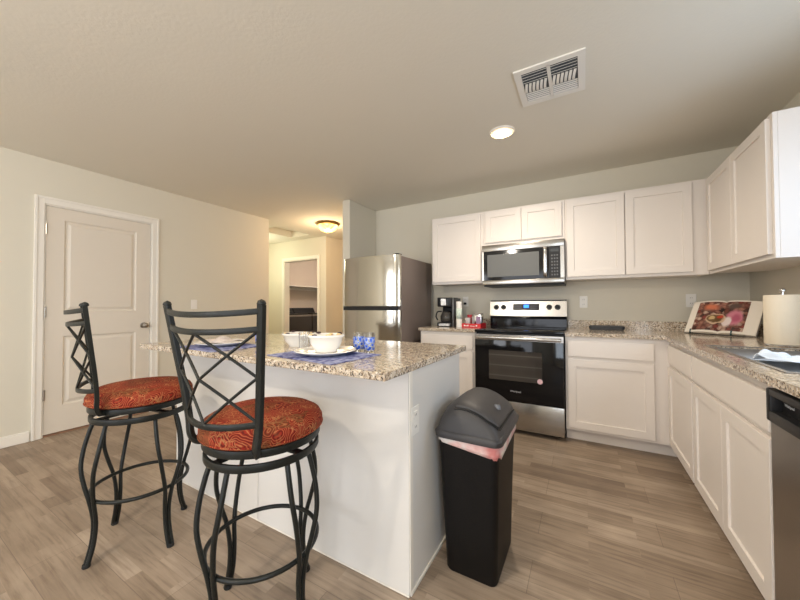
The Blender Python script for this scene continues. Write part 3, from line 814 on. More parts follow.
# control panel with a pocket handle: frame around a recess
px0, px1, py0, py1, pz0, pz1 = 1.425, 1.4695, -2.718, -2.150, 0.766, 0.872
add_box(bm, px0, px1, py1-0.028, py1, pz0, pz1, 0.005, 2); add_box(bm, px0, px1, py0, py0+0.028, pz0, pz1, 0.005, 2)
add_box(bm, px0, px1, py0+0.02, py1-0.02, pz1-0.022, pz1, 0.004, 2); add_box(bm, px0, px1, py0+0.02, py1-0.02, pz0, pz0+0.035, 0.004, 2)
add_box(bm, px0+0.028, px1, py0+0.02, py1-0.02, pz0+0.02, pz1-0.01)
obj('control_panel', bm, 'black_plastic', t, smooth=40)
text_mesh('brand_mark', 'Whirlpool', 0.013, 'mark', t, (1.4525, -2.22, 0.828), (PI/2, 0, -PI/2))

# ------------------------------------------------------------ range
t = thing('range', 'stainless and black electric range standing between the base cabinets', 'range', (0.381, -0.33, 0))
x0, x1 = 0.003, 0.759
bm = BM(); add_box(bm, x0, x1, -0.615, -0.012, 0.05, 0.897, 0.002); obj('body', bm, 'black_plastic', t)
bm = BM(); add_box(bm, x0-0.002, x1+0.002, -0.672, -0.075, 0.8975, 0.917, 0.004, 2); obj('cooktop', bm, 'black_gloss', t, smooth=30)
for cx, cy, r in ((0.20, -0.47, 0.105), (0.56, -0.47, 0.085), (0.20, -0.22, 0.075), (0.56, -0.22, 0.105)):
    bm = BM(); lathe(bm, [(r-0.002, 0), (r, 0.0002), (r+0.002, 0)], cx, cy, 0.9174, 40); obj('burner_ring', bm, 'display_grey', t)
bm = BM(); add_box(bm, x0+0.002, x1-0.002, -0.670, -0.6155, 0.288, 0.878, 0.003, 2); dd = obj('oven_door', bm, 'black_gloss', t, smooth=30)
def oven_window():
    m, nt, N, L, b = new_mat('oven_window_glass')
    tc = N.new('ShaderNodeTexCoord'); w = N.new('ShaderNodeTexWave'); w.bands_direction = 'Z'; w.inputs['Scale'].default_value = 3.4; w.inputs['Distortion'].default_value = 0
    L.new(tc.outputs['Object'], w.inputs['Vector'])
    r = ramp(N, [(0.0, (0.05, 0.043, 0.037)), (0.95, (0.055, 0.048, 0.042)), (1.0, (0.085, 0.078, 0.07))]); L.new(w.outputs['Fac'], r.inputs[0])
    L.new(r.outputs[0], b.inputs['Base Color']); b.inputs['Roughness'].default_value = 0.06
    return m
M['oven_window'] = oven_window()
bm = BM(); add_box(bm, 0.135, 0.590, -0.6712, -0.6702, 0.468, 0.735); obj('oven_window', bm, 'oven_window', dd)
bm = BM(); add_box(bm, x0+0.002, x1-0.002, -0.674, -0.6705, 0.826, 0.878, 0.001)
obj('door_top_strip', bm, 'steel', dd)
bm = BM(); add_box(bm, x0+0.02, x1-0.02, -0.712, -0.692, 0.834, 0.862, 0.008, 3)
for hx in (x0+0.03, x1-0.06): add_box(bm, hx, hx+0.03, -0.694, -0.6745, 0.838, 0.858, 0.003)
obj('door_handle', bm, 'steel', dd, smooth=40)
text_mesh('brand_mark', 'Whirlpool', 0.022, 'mark', dd, (0.37, -0.6706, 0.375), (PI/2, 0, 0))
bm = BM(); lathe(bm, [(0, 0.0006), (0.022, 0.0006), (0.022, 0)], 0, 0, 0, 24)
bmesh.ops.rotate(bm, verts=bm.verts, cent=(0, 0, 0), matrix=Matrix.Rotation(PI/2, 3, 'X')); bmesh.ops.translate(bm, verts=bm.verts, vec=(0.572, -0.6715, 0.485))
obj('sticker', bm, 'sticker', dd)
bm = BM(); add_box(bm, x0+0.002, x1-0.002, -0.668, -0.6155, 0.040, 0.280, 0.003, 2); obj('storage_drawer', bm, 'steel', t, smooth=30)
for fx in (0.05, 0.71):
    for fy in (-0.56, -0.08):
        bm = BM(); lathe(bm, [(0, 0), (0.018, 0), (0.018, 0.0495), (0, 0.0495)], fx, fy, 0, 12); obj('levelling_foot', bm, 'rubber', t)
# backguard: black glossy curved lower part and sloped steel control panel
bm = BM()
prof = [(-0.012, 0.9175), (-0.012, 1.188), (-0.055, 1.195), (-0.066, 1.185), (-0.088, 1.030), (-0.075, 1.020), (-0.072, 1.0), (-0.074, 0.9175)]
a = [bm.verts.new((x0, y, z)) for y, z in prof]; b = [bm.verts.new((x1, y, z)) for y, z in prof]; n = len(prof)
bm.faces.new(a); bm.faces.new(b[::-1])
for k in range(n): bm.faces.new((a[k], a[(k+1) % n], b[(k+1) % n], b[k]))
bg = obj('backguard', bm, 'black_gloss', t)
bm = BM()
def bgp(u, v, w=0):  # on the sloped face
    y = -0.088 + (-0.066+0.088)*v; z = 1.030 + (1.185-1.030)*v
    n = Vector((0, -0.155, -0.022)).normalized()
    p = Vector((u, y, z)) + Vector((0, -0.990, 0.140))*w
    return p
def slopebox(bm, u0, u1, v0, v1, w0, w1):
    vs = [bm.verts.new(bgp(u, v, w)) for w in (w0, w1) for u, v in ((u0, v0), (u1, v0), (u1, v1), (u0, v1))]
    for f in ((3, 2, 1, 0), (4, 5, 6, 7), (0, 1, 5, 4), (1, 2, 6, 5), (2, 3, 7, 6), (3, 0, 4, 7)): bm.faces.new([vs[i] for i in f])
slopebox(bm, x0-0.001, x1+0.001, 0.0, 1.0, 0.0003, 0.003)
pn = obj('control_panel', bm, 'steel', bg)
bm = BM(); slopebox(bm, 0.247, 0.505, 0.40, 0.83, 0.0032, 0.0045); dp = obj('display', bm, 'black_plastic', bg)
bm = BM(); slopebox(bm, 0.355, 0.405, 0.56, 0.76, 0.0046, 0.0052); obj('clock', bm, 'screen_blue', dp)
for i in range(3):
    for j in range(2):
        for ux in (0.262+i*0.028, 0.422+i*0.026):
            bm = BM(); slopebox(bm, ux, ux+0.013, 0.48+j*0.17, 0.53+j*0.17, 0.0046, 0.005); obj('button', bm, 'display_grey', dp)
for kx in (0.070, 0.147, 0.600, 0.677):
    c = bgp(kx, 0.60, 0.003); bm = BM(); lathe(bm, [(0, 0), (0.027, 0), (0.027, 0.004), (0.021, 0.006), (0.018, 0.026), (0, 0.027)], seg=24)
    add_box(bm, -0.004, 0.004, -0.019, 0.019, 0.022, 0.031, 0.001)
    bmesh.ops.rotate(bm, verts=bm.verts, cent=(0, 0, 0), matrix=Matrix.Rotation(PI/2-0.14, 3, 'X'))
    bmesh.ops.translate(bm, verts=bm.verts, vec=c); obj('knob', bm, 'black_plastic', bg, smooth=40)
bm = BM(); add_box(bm, x0, x1, -0.068, -0.012, 1.1885, 1.199, 0.002); obj('top_cap', bm, 'black_plastic', bg)

# ------------------------------------------------------------ microwave
t = thing('microwave', 'over-the-range stainless microwave mounted below the short wall cabinet', 'microwave', (0.381, -0.2, 1.35))
x0, x1, z0, z1 = 0.004, 0.758, 1.352, 1.755
bm = BM(); add_box(bm, x0, x1, -0.365, -0.003, z0, z1, 0.003); obj('body', bm, 'steel', t)
bm = BM(); add_box(bm, x0+0.012, x1-0.005, -0.375, -0.01, z0-0.014, z0-0.0005, 0.003); obj('bottom_vent', bm, 'black_plastic', t)
bm = BM()
fy0, fy1 = -0.402, -0.3655
add_box(bm, x0, x1, fy0, fy1, 1.690, z1, 0.004, 2); add_box(bm, x0, x1, fy0, fy1, z0, 1.397, 0.004, 2)
add_box(bm, x0, x0+0.018, fy0, fy1, 1.3975, 1.6895); add_box(bm, x1-0.032, x1, fy0, fy1, 1.3975, 1.6895)
dd = obj('door_frame', bm, 'steel', t, smooth=30)
bm = BM(); add_box(bm, x0+0.0185, 0.628, fy0+0.001, fy1, 1.398, 1.689); dg = obj('door_glass', bm, 'black_gloss', t)
bm = BM(); add_box(bm, x0+0.055, 0.545, fy0-0.0002, fy0+0.0008, 1.43, 1.655)
m = paint('microwave_mesh_window', (0.115, 0.118, 0.112), 0.42, 0.05); obj('window', bm, m, dg)
bm = BM(); add_box(bm, 0.6295, x1-0.0325, fy0, fy1, 1.398, 1.689); kp = obj('keypad_panel', bm, 'black_plastic', t)
bm = BM(); add_box(bm, 0.645, 0.712, fy0-0.0008, fy0-0.0002, 1.640, 1.668); obj('display', bm, 'display_grey', kp)
bm = BM()
for i in range(3):
    for j in range(7): add_box(bm, 0.650+i*0.022, 0.662+i*0.022, fy0-0.0008, fy0-0.0002, 1.420+j*0.030, 1.434+j*0.030)
obj('keys', bm, paint('key_grey', (0.12, 0.12, 0.125), 0.4), kp)
bm = BM(); tube(bm, catmull([(0.600, fy0-0.001, 1.405), (0.600, fy0-0.030, 1.435), (0.600, fy0-0.036, 1.545), (0.600, fy0-0.030, 1.655), (0.600, fy0-0.001, 1.684)], 6), 0.017, 0.009, 14, up=(0, -1, 0)); obj('handle', bm, 'chrome', t, smooth=60)
text_mesh('brand_mark', 'Whirlpool', 0.022, 'display_grey', dd, (0.35, fy0-0.0006, 1.722), (PI/2, 0, 0))

# ------------------------------------------------------------ fridge
t = thing('fridge', 'stainless top-freezer refrigerator with dark grey sides, beside the wall stub', 'refrigerator', (-1.06, -0.5, 0))
x0, x1 = -1.43, -0.703
bm = BM(); add_box(bm, x0+0.004, x1-0.002, -0.835, -0.09, 0.03, 1.655, 0.004, 2); obj('body', bm, 'fridge_side', t, smooth=30)
bm = BM(); add_box(bm, x0+0.03, x1-0.03, -0.80, -0.15, 0.0, 0.0295); obj('base_grille', bm, 'black_plastic', t)
def fdoor(bm, z0, z1):
    n = 20; fr = []; 
    for k in range(n+1):
        s = k/n; x = x0 + (x1-x0)*s
        y = -0.872 - 0.036*(1-(2*s-1)**2)
        e = min(s, 1-s)*(x1-x0)
        if e < 0.02: y += 0.02*(1-e/0.02)**2
        fr.append((x, y))
    poly = fr + [(x1, -0.8365), (x0, -0.8365)]
    edge_poly(bm, poly, z0, z1)
bm = BM(); fdoor(bm, 1.142, 1.668); d1 = obj('freezer_door', bm, 'steel_fridge', t, smooth=30)
bm = BM(); fdoor(bm, 0.05, 1.099); d2 = obj('fridge_door', bm, 'steel_fridge', t, smooth=30)
# dark full-width recessed grips at the split
bm = BM()
pts = [(x0+0.01, -0.884), (x1-0.01, -0.884), (x1-0.07, -0.952), (x0+0.07, -0.952)]
edge_poly(bm, pts, 1.098, 1.1355); obj('handle_pocket', bm, 'black_plastic', t)
bm = BM(); tube(bm, [(x0+0.006, -0.886, 1.1405), (x0+0.05, -0.912, 1.1405), (x0+0.11, -0.935, 1.1405), (x1-0.11, -0.935, 1.1405), (x1-0.05, -0.912, 1.1405), (x1-0.006, -0.886, 1.1405)], 0.006, 0.004, 8); obj('handle_trim', bm, 'chrome', d1, smooth=50)
bm = BM(); add_box(bm, x1-0.075, x1-0.01, -0.875, -0.80, 1.6685, 1.678, 0.003); obj('hinge_cover', bm, 'black_plastic', t)

# ------------------------------------------------------------ island
t = thing('kitchen_island', 'white kitchen island with plain panels under the granite overhang', 'island', (-0.58, -2.25, 0))
bm = BM(); add_box(bm, -1.458, 0.298, -2.530, -1.955, 0.0, 0.883, 0.001); obj('cabinet_body', bm, 'island_white', t)
bm = BM(); add_box(bm, -1.460, -0.622, -2.548, -2.5305, 0.0, 0.8835, 0.001); obj('back_panel', bm, 'island_white', t)
bm = BM(); add_box(bm, -0.618, 0.300, -2.548, -2.5305, 0.0, 0.8835, 0.001); obj('back_panel', bm, 'island_white', t)
bm = BM(); add_box(bm, 0.2985, 0.302, -2.528, -1.955, 0.0, 0.8835, 0.0005); obj('end_panel', bm, 'island_white', t)
bm = BM(); add_box(bm, 0.3025, 0.309, -2.547, -1.955, 0.0, 0.018, 0.003); add_box(bm, 0.3025, 0.307, -2.55, -2.525, 0.018, 0.883, 0.001); obj('quarter_round', bm, 'trim', t)
bm = BM(); add_box(bm, -1.460, 0.302, -2.5545, -2.5485, 0.0, 0.006, 0.002); obj('floor_trim', bm, 'trim', t)

# ------------------------------------------------------------ outlets and switches
def outlet(label, orient, plane, u, v, kind='outlet', w=0.07, h=0.115):
    loc = pt(orient, plane, u, v, 0)
    t = thing('wall_outlet' if kind == 'outlet' else 'light_switch', label, 'outlet' if kind == 'outlet' else 'switch', loc)
    bm = BM(); obox(bm, orient, plane, u-w/2, u+w/2, v-h/2, v+h/2, 0.0005, 0.006, 0.002); obj('cover_plate', bm, 'white_plastic', t)
    if kind == 'outlet':
        for dv in (-0.024, 0.024):
            bm = BM(); obox(bm, orient, plane, u-0.016, u+0.016, v+dv-0.015, v+dv+0.015, 0.0062, 0.008, 0.0008); r = obj('receptacle', bm, 'white_plastic', t)
            bm = BM()
            for du in (-0.006, 0.006): obox(bm, orient, plane, u+du-0.001, u+du+0.001, v+dv-0.005, v+dv+0.005, 0.008, 0.0084)
            obj('slots', bm, 'dark_gap', r)
    else:
        bm = BM(); obox(bm, orient, plane, u-0.016, u+0.016, v-0.033, v+0.033, 0.0062, 0.009, 0.001); obj('rocker', bm, 'white_plastic', t)
    return t
outlet('white outlet above the backsplash just right of the range', 'my', 0, 0.905, 1.175)
outlet('white outlet on the back wall behind the left edge of the open cookbook', 'my', 0, 1.715, 1.18)
o3 = outlet('white outlet on the back wall behind the red tray', 'my', 0, -0.305, 1.19)
bm = BM(); add_box(bm, -0.319, -0.291, -0.035, -0.0085, 1.155, 1.18, 0.004); obj('plug', bm, 'black_plastic', o3)
outlet('white outlet on the end panel of the island above the bin', 'px', 0.302, -2.505, 0.678)
outlet('white light switch on the left wall beyond the door', 'px', XL, -1.535, 1.17, 'switch')

# ------------------------------------------------------------ ceiling vent, downlight, hall lamp
t = thing('ceiling_vent', 'square white ceiling air vent with four-way louvres', 'vent', (0.754, -1.633, ZC-0.001))
vx0, vx1, vy0, vy1 = 0.577, 0.931, -1.812, -1.457
bm = BM()
for (a, b, c, d) in ((vx0, vx0+0.036, vy0, vy1), (vx1-0.036, vx1, vy0, vy1), (vx0+0.036, vx1-0.036, vy0, vy0+0.036), (vx0+0.036, vx1-0.036, vy1-0.036, vy1)):
    add_box(bm, a, b, c, d, ZC-0.009, ZC-0.0005)
cxv = (vx0+vx1)/2
add_box(bm, cxv-0.009, cxv+0.009, vy0+0.03, vy1-0.03, ZC-0.009, ZC-0.001)
obj('frame', bm, 'white_plastic', t)
bm = BM(); add_box(bm, vx0+0.02, vx1-0.02, vy0+0.02, vy1-0.02, ZC-0.0012, ZC-0.0004); obj('duct_backing', bm, paint('vent_duct_grey', (0.10, 0.11, 0.12), 0.9), t)
ya, yb = vy0+0.036, vy1-0.036
def vslat(a, b):
    m = Matrix
# near bank: slats along x that open towards the camera; far bank along x; middle bank curved vanes along y
for side in (0, 1):
    xa = vx0+0.038 if side == 0 else cxv+0.010; xb = cxv-0.010 if side == 0 else vx1-0.038
    for k in range(4):
        y = ya + 0.008 + k*0.024
        bm = BM(); vs = [bm.verts.new(p) for p in ((xa, y+0.011, ZC-0.002), (xb, y+0.011, ZC-0.002), (xb, y, ZC-0.011), (xa, y, ZC-0.011))]; bm.faces.new(vs)
        obj('louvre', bm, 'white_plastic', t, solid=0.0015)
    for k in range(6):
        x = xa + 0.006 + k*(xb-xa-0.006)/6
        bm = BM(); c = catmull([(x+0.010, ya+0.100, ZC-0.006), (x+0.004, ya+0.130, ZC-0.0125), (x, ya+0.165, ZC-0.0125), (x, ya+0.185, ZC-0.006)], 4)
        tube(bm, c, 0.007, 0.0015, square=True)
        obj('vane', bm, 'white_plastic', t, smooth=40)
    for k in range(5):
        y = ya + 0.195 + k*0.018
        bm = BM(); vs = [bm.verts.new(p) for p in ((xa, y, ZC-0.003), (xb, y, ZC-0.003), (xb, y+0.006, ZC-0.0075), (xa, y+0.006, ZC-0.0075))]; bm.faces.new(vs)
        obj('louvre', bm, 'white_plastic', t, solid=0.0015)

t = thing('recessed_light', 'lit round recessed downlight in the kitchen ceiling near the vent', 'ceiling light', (0.386, -1.205, ZC-0.001))
bm = BM(); lathe(bm, [(0.0785, -0.004), (0.080, -0.0105), (0.087, -0.008), (0.092, -0.0005)], 0.386, -1.205, ZC, 40); obj('trim_ring', bm, 'white_plastic', t, smooth=50)
bm = BM(); lathe(bm, [(0, -0.016), (0.04, -0.0155), (0.064, -0.013), (0.078, -0.009)], 0.386, -1.205, ZC, 40); 
def lens_mat():
    m, nt, N, L, b = new_mat('downlight_lens')
    tc = N.new('ShaderNodeTexCoord'); sp = N.new('ShaderNodeVectorMath'); sp.operation = 'MULTIPLY'; sp.inputs[1].default_value = (1, 1, 0)
    L.new(tc.outputs['Object'], sp.inputs[0]); ln = N.new('ShaderNodeVectorMath'); ln.operation = 'LENGTH'; L.new(sp.outputs[0], ln.inputs[0])
    r = ramp(N, [(0.0, (1.0, 0.86, 0.66)), (0.058, (1.0, 0.80, 0.55)), (0.066, (0.12, 0.075, 0.036)), (0.085, (0.06, 0.034, 0.014))]); L.new(ln.outputs['Value'], r.inputs[0])
    L.new(r.outputs[0], b.inputs['Emission Color']); b.inputs['Emission Strength'].default_value = 9
    b.inputs['Base Color'].default_value = (0.8, 0.78, 0.74, 1)
    return m
M['lens'] = lens_mat()
obj('lens', bm, 'lens', t)
def lamp(name, loc, power, color, r, spot=None, parent=None):
    d = bpy.data.lights.new(name, 'SPOT' if spot else 'POINT'); d.energy = power; d.color = color; d.shadow_soft_size = r
    if spot: d.spot_size = spot; d.spot_blend = 0.8
    o = bpy.data.objects.new(name, d); COL.objects.link(o); o.location = loc
    return o
lamp('downlight_lamp', (0.386, -1.205, ZC-0.03), 50, (1.0, 0.87, 0.71), 0.06, spot=math.radians(165))
lamp('added_kitchen_fill', (0.35, -3.05, ZC-0.03), 16, (1.0, 0.87, 0.72), 0.06, spot=math.radians(165))  # added fill lamp above the frame, lifts the kitchen light; has no fixture
lamp('living_ceiling_lamp', (-0.45, -4.45, ZC-0.12), 43, (1.0, 0.91, 0.79), 0.05)

HX, HY = -2.60, 0.15
t = thing('flush_mount_light', 'glowing amber glass bowl light on the hall ceiling', 'ceiling light', (HX, HY, ZC))
bm = BM(); lathe(bm, [(0, -0.001), (0.185, -0.001), (0.190, -0.010), (0.176, -0.030), (0.160, -0.038), (0.150, -0.034), (0, -0.034)], HX, HY, ZC, 40); obj('pan', bm, 'brass', t, smooth=40)
bm = BM(); lathe(bm, [(0.158, -0.034), (0.152, -0.062), (0.128, -0.098), (0.090, -0.124), (0.04, -0.137), (0, -0.139)], HX, HY, ZC, 40); obj('shade', bm, 'amber', t, smooth=60)
bm = BM(); lathe(bm, [(0, -0.138), (0.012, -0.142), (0.010, -0.152), (0, -0.158)], HX, HY, ZC, 16); obj('finial', bm, 'brass', t, smooth=60)
lamp('hall_lamp', (HX, HY, ZC-0.24), 13, (1.0, 0.72, 0.44), 0.12)
lamp('added_hall_fill', (-4.45, 0.0, ZC-0.45), 12.5, (0.98, 1.0, 0.76), 0.12)  # unseen lamp added behind the left wall to brighten the laundry wall

# ------------------------------------------------------------ laundry closet
lamp('closet_lamp', (-3.75, 2.3, ZC-0.12), 16, (1.0, 0.90, 0.86), 0.12)
lamp('far_hall_lamp', (-2.4, 2.6, ZC-0.15), 14, (1.0, 0.66, 0.38), 0.12)
def laundry_machine(label, y0, y1, name):
    xb, xf = -5.22, -4.50
    t = thing(name, label, name.replace('_', ' '), ((xb+xf)/2, (y0+y1)/2, 0))
    bm = BM(); add_box(bm, xb, xf, y0, y1, 0.0, 0.915, 0.012, 2); obj('body', bm, 'gunmetal', t, smooth=40)
    bm = BM(); add_box(bm, xb+0.14, xf+0.002, y0+0.003, y1-0.003, 0.916, 0.948, 0.008, 2); obj('top', bm, 'washer_top', t, smooth=40)
    bm = BM()
    pr = [(xb+0.01, 0.916), (xb+0.01, 1.09), (xb+0.06, 1.10), (xb+0.13, 0.98), (xb+0.138, 0.916)]
    a = [bm.verts.new((x, y0+0.004, z)) for x, z in pr]; b = [bm.verts.new((x, y1-0.004, z)) for x, z in pr]; n = len(pr)
    bm.faces.new(a); bm.faces.new(b[::-1])
    for k in range(n): bm.faces.new((a[k], a[(k+1) % n], b[(k+1) % n], b[k]))
    obj('console', bm, 'black_plastic', t)
    bm = BM(); add_box(bm, xb+0.2, xf-0.06, y0+0.06, y1-0.06, 0.949, 0.975, 0.01, 2); obj('lid', bm, 'black_plastic', t, smooth=40)
laundry_machine('dark grey washing machine inside the laundry closet, nearer the doorway', 1.06, 1.70, 'washing_machine')
laundry_machine('dark grey clothes dryer inside the laundry closet, farther from the doorway', 1.73, 2.40, 'clothes_dryer')
t = thing('closet_shelf', 'long white shelf on the laundry closet wall above the machines', 'shelf', (-5.09, 1.8, 1.60))
bm = BM(); add_box(bm, -5.329, -4.85, 0.96, 2.725, 1.60, 1.62, 0.002); obj('board', bm, 'trim', t)
bm = BM(); add_box(bm, -5.329, -5.31, 0.96, 2.725, 1.54, 1.5995); obj('cleat', bm, 'trim', t)

# ------------------------------------------------------------ bar stools
def make_stool(label):
    t = thing('bar_stool', label, 'bar stool', (-0.14, -2.875, 0), 0, 'wrought iron bar stools at the island')
    # --- base (rotates with 'base' children)
    base = []
    for q in range(4):
        bm = BM(); A = q*PI/2
        for sgn in (-1, 1):
            P = []
            for z, r, da in ((0.614, 0.182, 15), (0.58, 0.194, 15.5), (0.50, 0.214, 15), (0.42, 0.224, 12.5), (0.34, 0.215, 8.5), (0.27, 0.202, 4.6), (0.18, 0.190, 2.9), (0.09, 0.196, 2.5), (0.012, 0.216, 2.3)):
                a = A + sgn*math.radians(da); P.append((r*math.cos(a), r*math.sin(a), z))
            tube(bm, catmull(P, 4), 0.0088, sides=8, up=(math.cos(A), math.sin(A), 0))
        lg = obj('leg', bm, 'black_metal', t, True, smooth=60)
        bm = BM(); x, y = 0.217*math.cos(A), 0.217*math.sin(A)
        lathe(bm, [(0, 0), (0.014, 0), (0.016, 0.006), (0.014, 0.016), (0, 0.016)], x, y, 0, 14); obj('rubber_foot', bm, 'rubber', lg, True, smooth=40)
        base.append(lg)
    bm = BM(); tube(bm, [(0.193*math.cos(k/48*2*PI), 0.193*math.sin(k/48*2*PI), 0.275) for k in range(48)], 0.0085, sides=10, closed=True); base.append(obj('foot_ring', bm, 'black_metal', t, True, smooth=60))
    def band(r0, r1, z0, z1, seg=56):
        bm = BM(); lathe(bm, [(r0, z0), (r1, z0), (r1+0.001, z0+0.003), (r1+0.001, z1-0.003), (r1, z1), (r0, z1), (r0, z0)], seg=seg); return bm
    base.append(obj('swivel_ring', band(0.188, 0.198, 0.614, 0.639), 'black_metal', t, True, smooth=50))
    bm = BM(); add_box(bm, -0.19, 0.19, -0.014, 0.014, 0.629, 0.6375, 0.001); add_box(bm, -0.014, 0.014, -0.19, 0.19, 0.6292, 0.6377, 0.001); lathe(bm, [(0, 0), (0.07, 0), (0.07, 0.045), (0, 0.045)], 0, 0, 0.638, 24)
    base.append(obj('swivel_plate', bm, 'black_metal', t, True, smooth=30))
    # --- seat
    seat = []
    seat.append(obj('seat_ring', band(0.188, 0.203, 0.661, 0.686), 'black_metal', t, True, smooth=50))
    bm = BM(); lathe(bm, [(0, 0.687), (0.17, 0.687), (0.205, 0.690), (0.2135, 0.704), (0.213, 0.722), (0.203, 0.740), (0.178, 0.754), (0.13, 0.761), (0.06, 0.763), (0, 0.763)], seg=56)
    cu = obj('seat_cushion', bm, 'paisley', t, True, smooth=180); seat.append(cu)
    bm = BM(); tube(bm, [(0.2125*math.cos(k/56*2*PI), 0.2125*math.sin(k/56*2*PI), 0.699) for k in range(56)], 0.0035, sides=6, closed=True); obj('piping', bm, 'paisley', cu, True, smooth=60)
    H = lambda z: ((z-0.76)/(1.148-0.76))
    def aw(z): return 0.167 + (0.225-0.167)*H(z)
    def dw(z): return 0.173 + (0.218-0.173)*H(z)
    bow = 0.060
    def S_(u, z): return (u*aw(z), -(dw(z) + bow*(1-u*u)), z - 0.011*(1-u*u))
    for sg in (-1, 1):
        bm = BM()
        P = [(sg*0.135, -0.150, 0.674), (sg*0.148, -0.166, 0.680), (sg*0.158, -0.176, 0.705), (sg*0.167, -0.176, 0.76)] + [(sg*aw(z), -dw(z), z) for z in (0.85, 0.95, 1.05, 1.149)]
        tube(bm, catmull(P, 5), 0.0115, 0.0085, square=True, up=(0, 1, 0))
        ps = obj('back_post', bm, 'black_metal', t, True, smooth=40); seat.append(ps)
        bm = BM(); lathe(bm, [(0, 0), (0.012, 0.0), (0.0135, 0.005), (0.010, 0.013), (0, 0.018)], sg*aw(1.145), -dw(1.149), 1.148, 12); obj('finial', bm, 'black_metal', ps, True, smooth=60)
    for z in (1.131, 1.078, 0.782):
        bm = BM(); tube(bm, [S_(-1+2*k/20, z) for k in range(21)], 0.005, 0.009, square=True); seat.append(obj('back_rail', bm, 'black_metal', t, True, smooth=40))
    zt, zb = 1.072, 0.788
    def SL(u, z): return (u*aw(z), -(dw(z) + bow*(1-abs(u))), z - 0.011*(1-abs(u)))
    def seg(u0, v0, u1, v1):
        bm = BM(); n = 14
        P = []
        for k in range(n+1):
            s = k/n; u = u0+(u1-u0)*s; v = v0+(v1-v0)*s; z = zb+(zt-zb)*v; P.append(SL(u, z))
        tube(bm, P, 0.0048, 0.0048, sides=8); seat.append(obj('lattice_bar', bm, 'black_metal', t, True, smooth=60))
    e = 0.96
    seg(-e, 1, e, 0); seg(e, 1, -e, 0)
    seg(0, 1, -e, 0.5); seg(0, 1, e, 0.5); seg(-e, 0.5, 0, 0); seg(e, 0.5, 0, 0)
    return t
BASE = ('leg', 'foot_ring', 'swivel_ring', 'swivel_plate')
def pose(t, loc, base_rot, seat_rot):
    t.location = loc
    for c in t.children:
        c.rotation_euler.z = base_rot if c.name.split('.')[0] in BASE else seat_rot
s2 = make_stool('front black iron bar stool, red paisley seat, lattice back to the camera')
s1 = copy_tree(s2)
s1['label'] = 'black iron bar stool farther left, seen side-on in front of the white door'
pose(s2, (-0.145, -2.872, 0), math.radians(1), 0.092)
pose(s1, (-1.035, -2.908, 0), math.radians(8.7), -0.253)

# ------------------------------------------------------------ swing-top bin
t = thing('trash_bin', 'black swing-top trash bin with pink-white liner beside the island end', 'bin', (0.475, -2.19, 0))
def rrect(cx, cy, hx, hy, r, z, n=6):
    out = []
    for sx, sy, a0 in ((1, 1, 0), (-1, 1, PI/2), (-1, -1, PI), (1, -1, 1.5*PI)):
        for k in range(n+1):
            a = a0+k/n*PI/2; out.append((cx+sx*(hx-r)+r*math.cos(a), cy+sy*(hy-r)+r*math.sin(a), z))
    return out
def loft(bm, rings, cap0=True, cap1=True):
    R = [[bm.verts.new(p) for p in r] for r in rings]; n = len(R[0])
    for A, B in zip(R, R[1:]):
        for k in range(n): bm.faces.new((A[k], A[(k+1) % n], B[(k+1) % n], B[k]))
    if cap0: bm.faces.new(R[0][::-1])
    if cap1: bm.faces.new(R[-1])
bx0, by0 = 0.485, -2.205
bm = BM()
loft(bm, [rrect(bx0-0.004, by0+0.014, 0.106, 0.154, 0.028, 0.0), rrect(bx0-0.004, by0+0.014, 0.110, 0.159, 0.03, 0.01), rrect(bx0-0.007, by0+0.018, 0.117, 0.168, 0.03, 0.20),
          rrect(bx0-0.009, by0+0.022, 0.125, 0.182, 0.03, 0.44), rrect(bx0-0.009, by0+0.026, 0.130, 0.192, 0.03, 0.56)])
obj('bin_body', bm, 'bin_black', t, smooth=50)
# liner folded over the rim
lcx, lcy = bx0-0.008, by0+0.026
def liner(bm, hemf):
    top = rrect(lcx, lcy, 0.1325, 0.1955, 0.034, 0.590, 8); R = []
    for lev in range(5):
        s = lev/4; ring = []
        for k, (x, y, z) in enumerate(top):
            zz = z - s*hemf(x, y, k)
            w = 0.0015*math.sin(k*2.1+lev) + 0.002*s
            dx, dy = x-lcx, y-lcy; l = math.hypot(dx, dy)
            ring.append((x+dx/l*w, y+dy/l*w, zz))
        R.append(ring)
    loft(bm, R, False, False)
bm = BM(); liner(bm, lambda x, y, k: 0.030 + 0.034*max(0, 1-(abs(x-0.585)/0.16))*(1 if y < lcy-0.1 else 0.8) + 0.005*math.sin(k*1.3) + 0.003*math.sin(k*2.9))
obj('liner', bm, 'bag', t, smooth=60, solid=0.001)
# lid
bm = BM()
loft(bm, [rrect(lcx, lcy, 0.135, 0.198, 0.034, 0.576), rrect(lcx, lcy, 0.144, 0.210, 0.040, 0.580), rrect(lcx, lcy, 0.147, 0.213, 0.042, 0.600), rrect(lcx, lcy, 0.139, 0.206, 0.038, 0.610)])
obj('lid_rim', bm, 'bin_grey', t, smooth=50)
hx, hy = 0.138, 0.202
def H_(s):  # height profile across x, s in [0,1] left -> right
    P = [(0, 0.0), (0.04, 0.066), (0.11, 0.103), (0.22, 0.128), (0.34, 0.138), (0.48, 0.136), (0.64, 0.120), (0.80, 0.088), (0.93, 0.046), (1.0, 0.0)]
    for (a, ha), (b, hb) in zip(P, P[1:]):
        if s <= b: return ha + (hb-ha)*(s-a)/(b-a)
    return 0
def Hs(s): return sum(H_(min(1, max(0, s+d)))*w for d, w in ((-0.05, .2), (-0.025, .2), (0, .2), (0.025, .2), (0.05, .2))) * (min(1, s/0.03, (1-s)/0.03))
bm = BM()
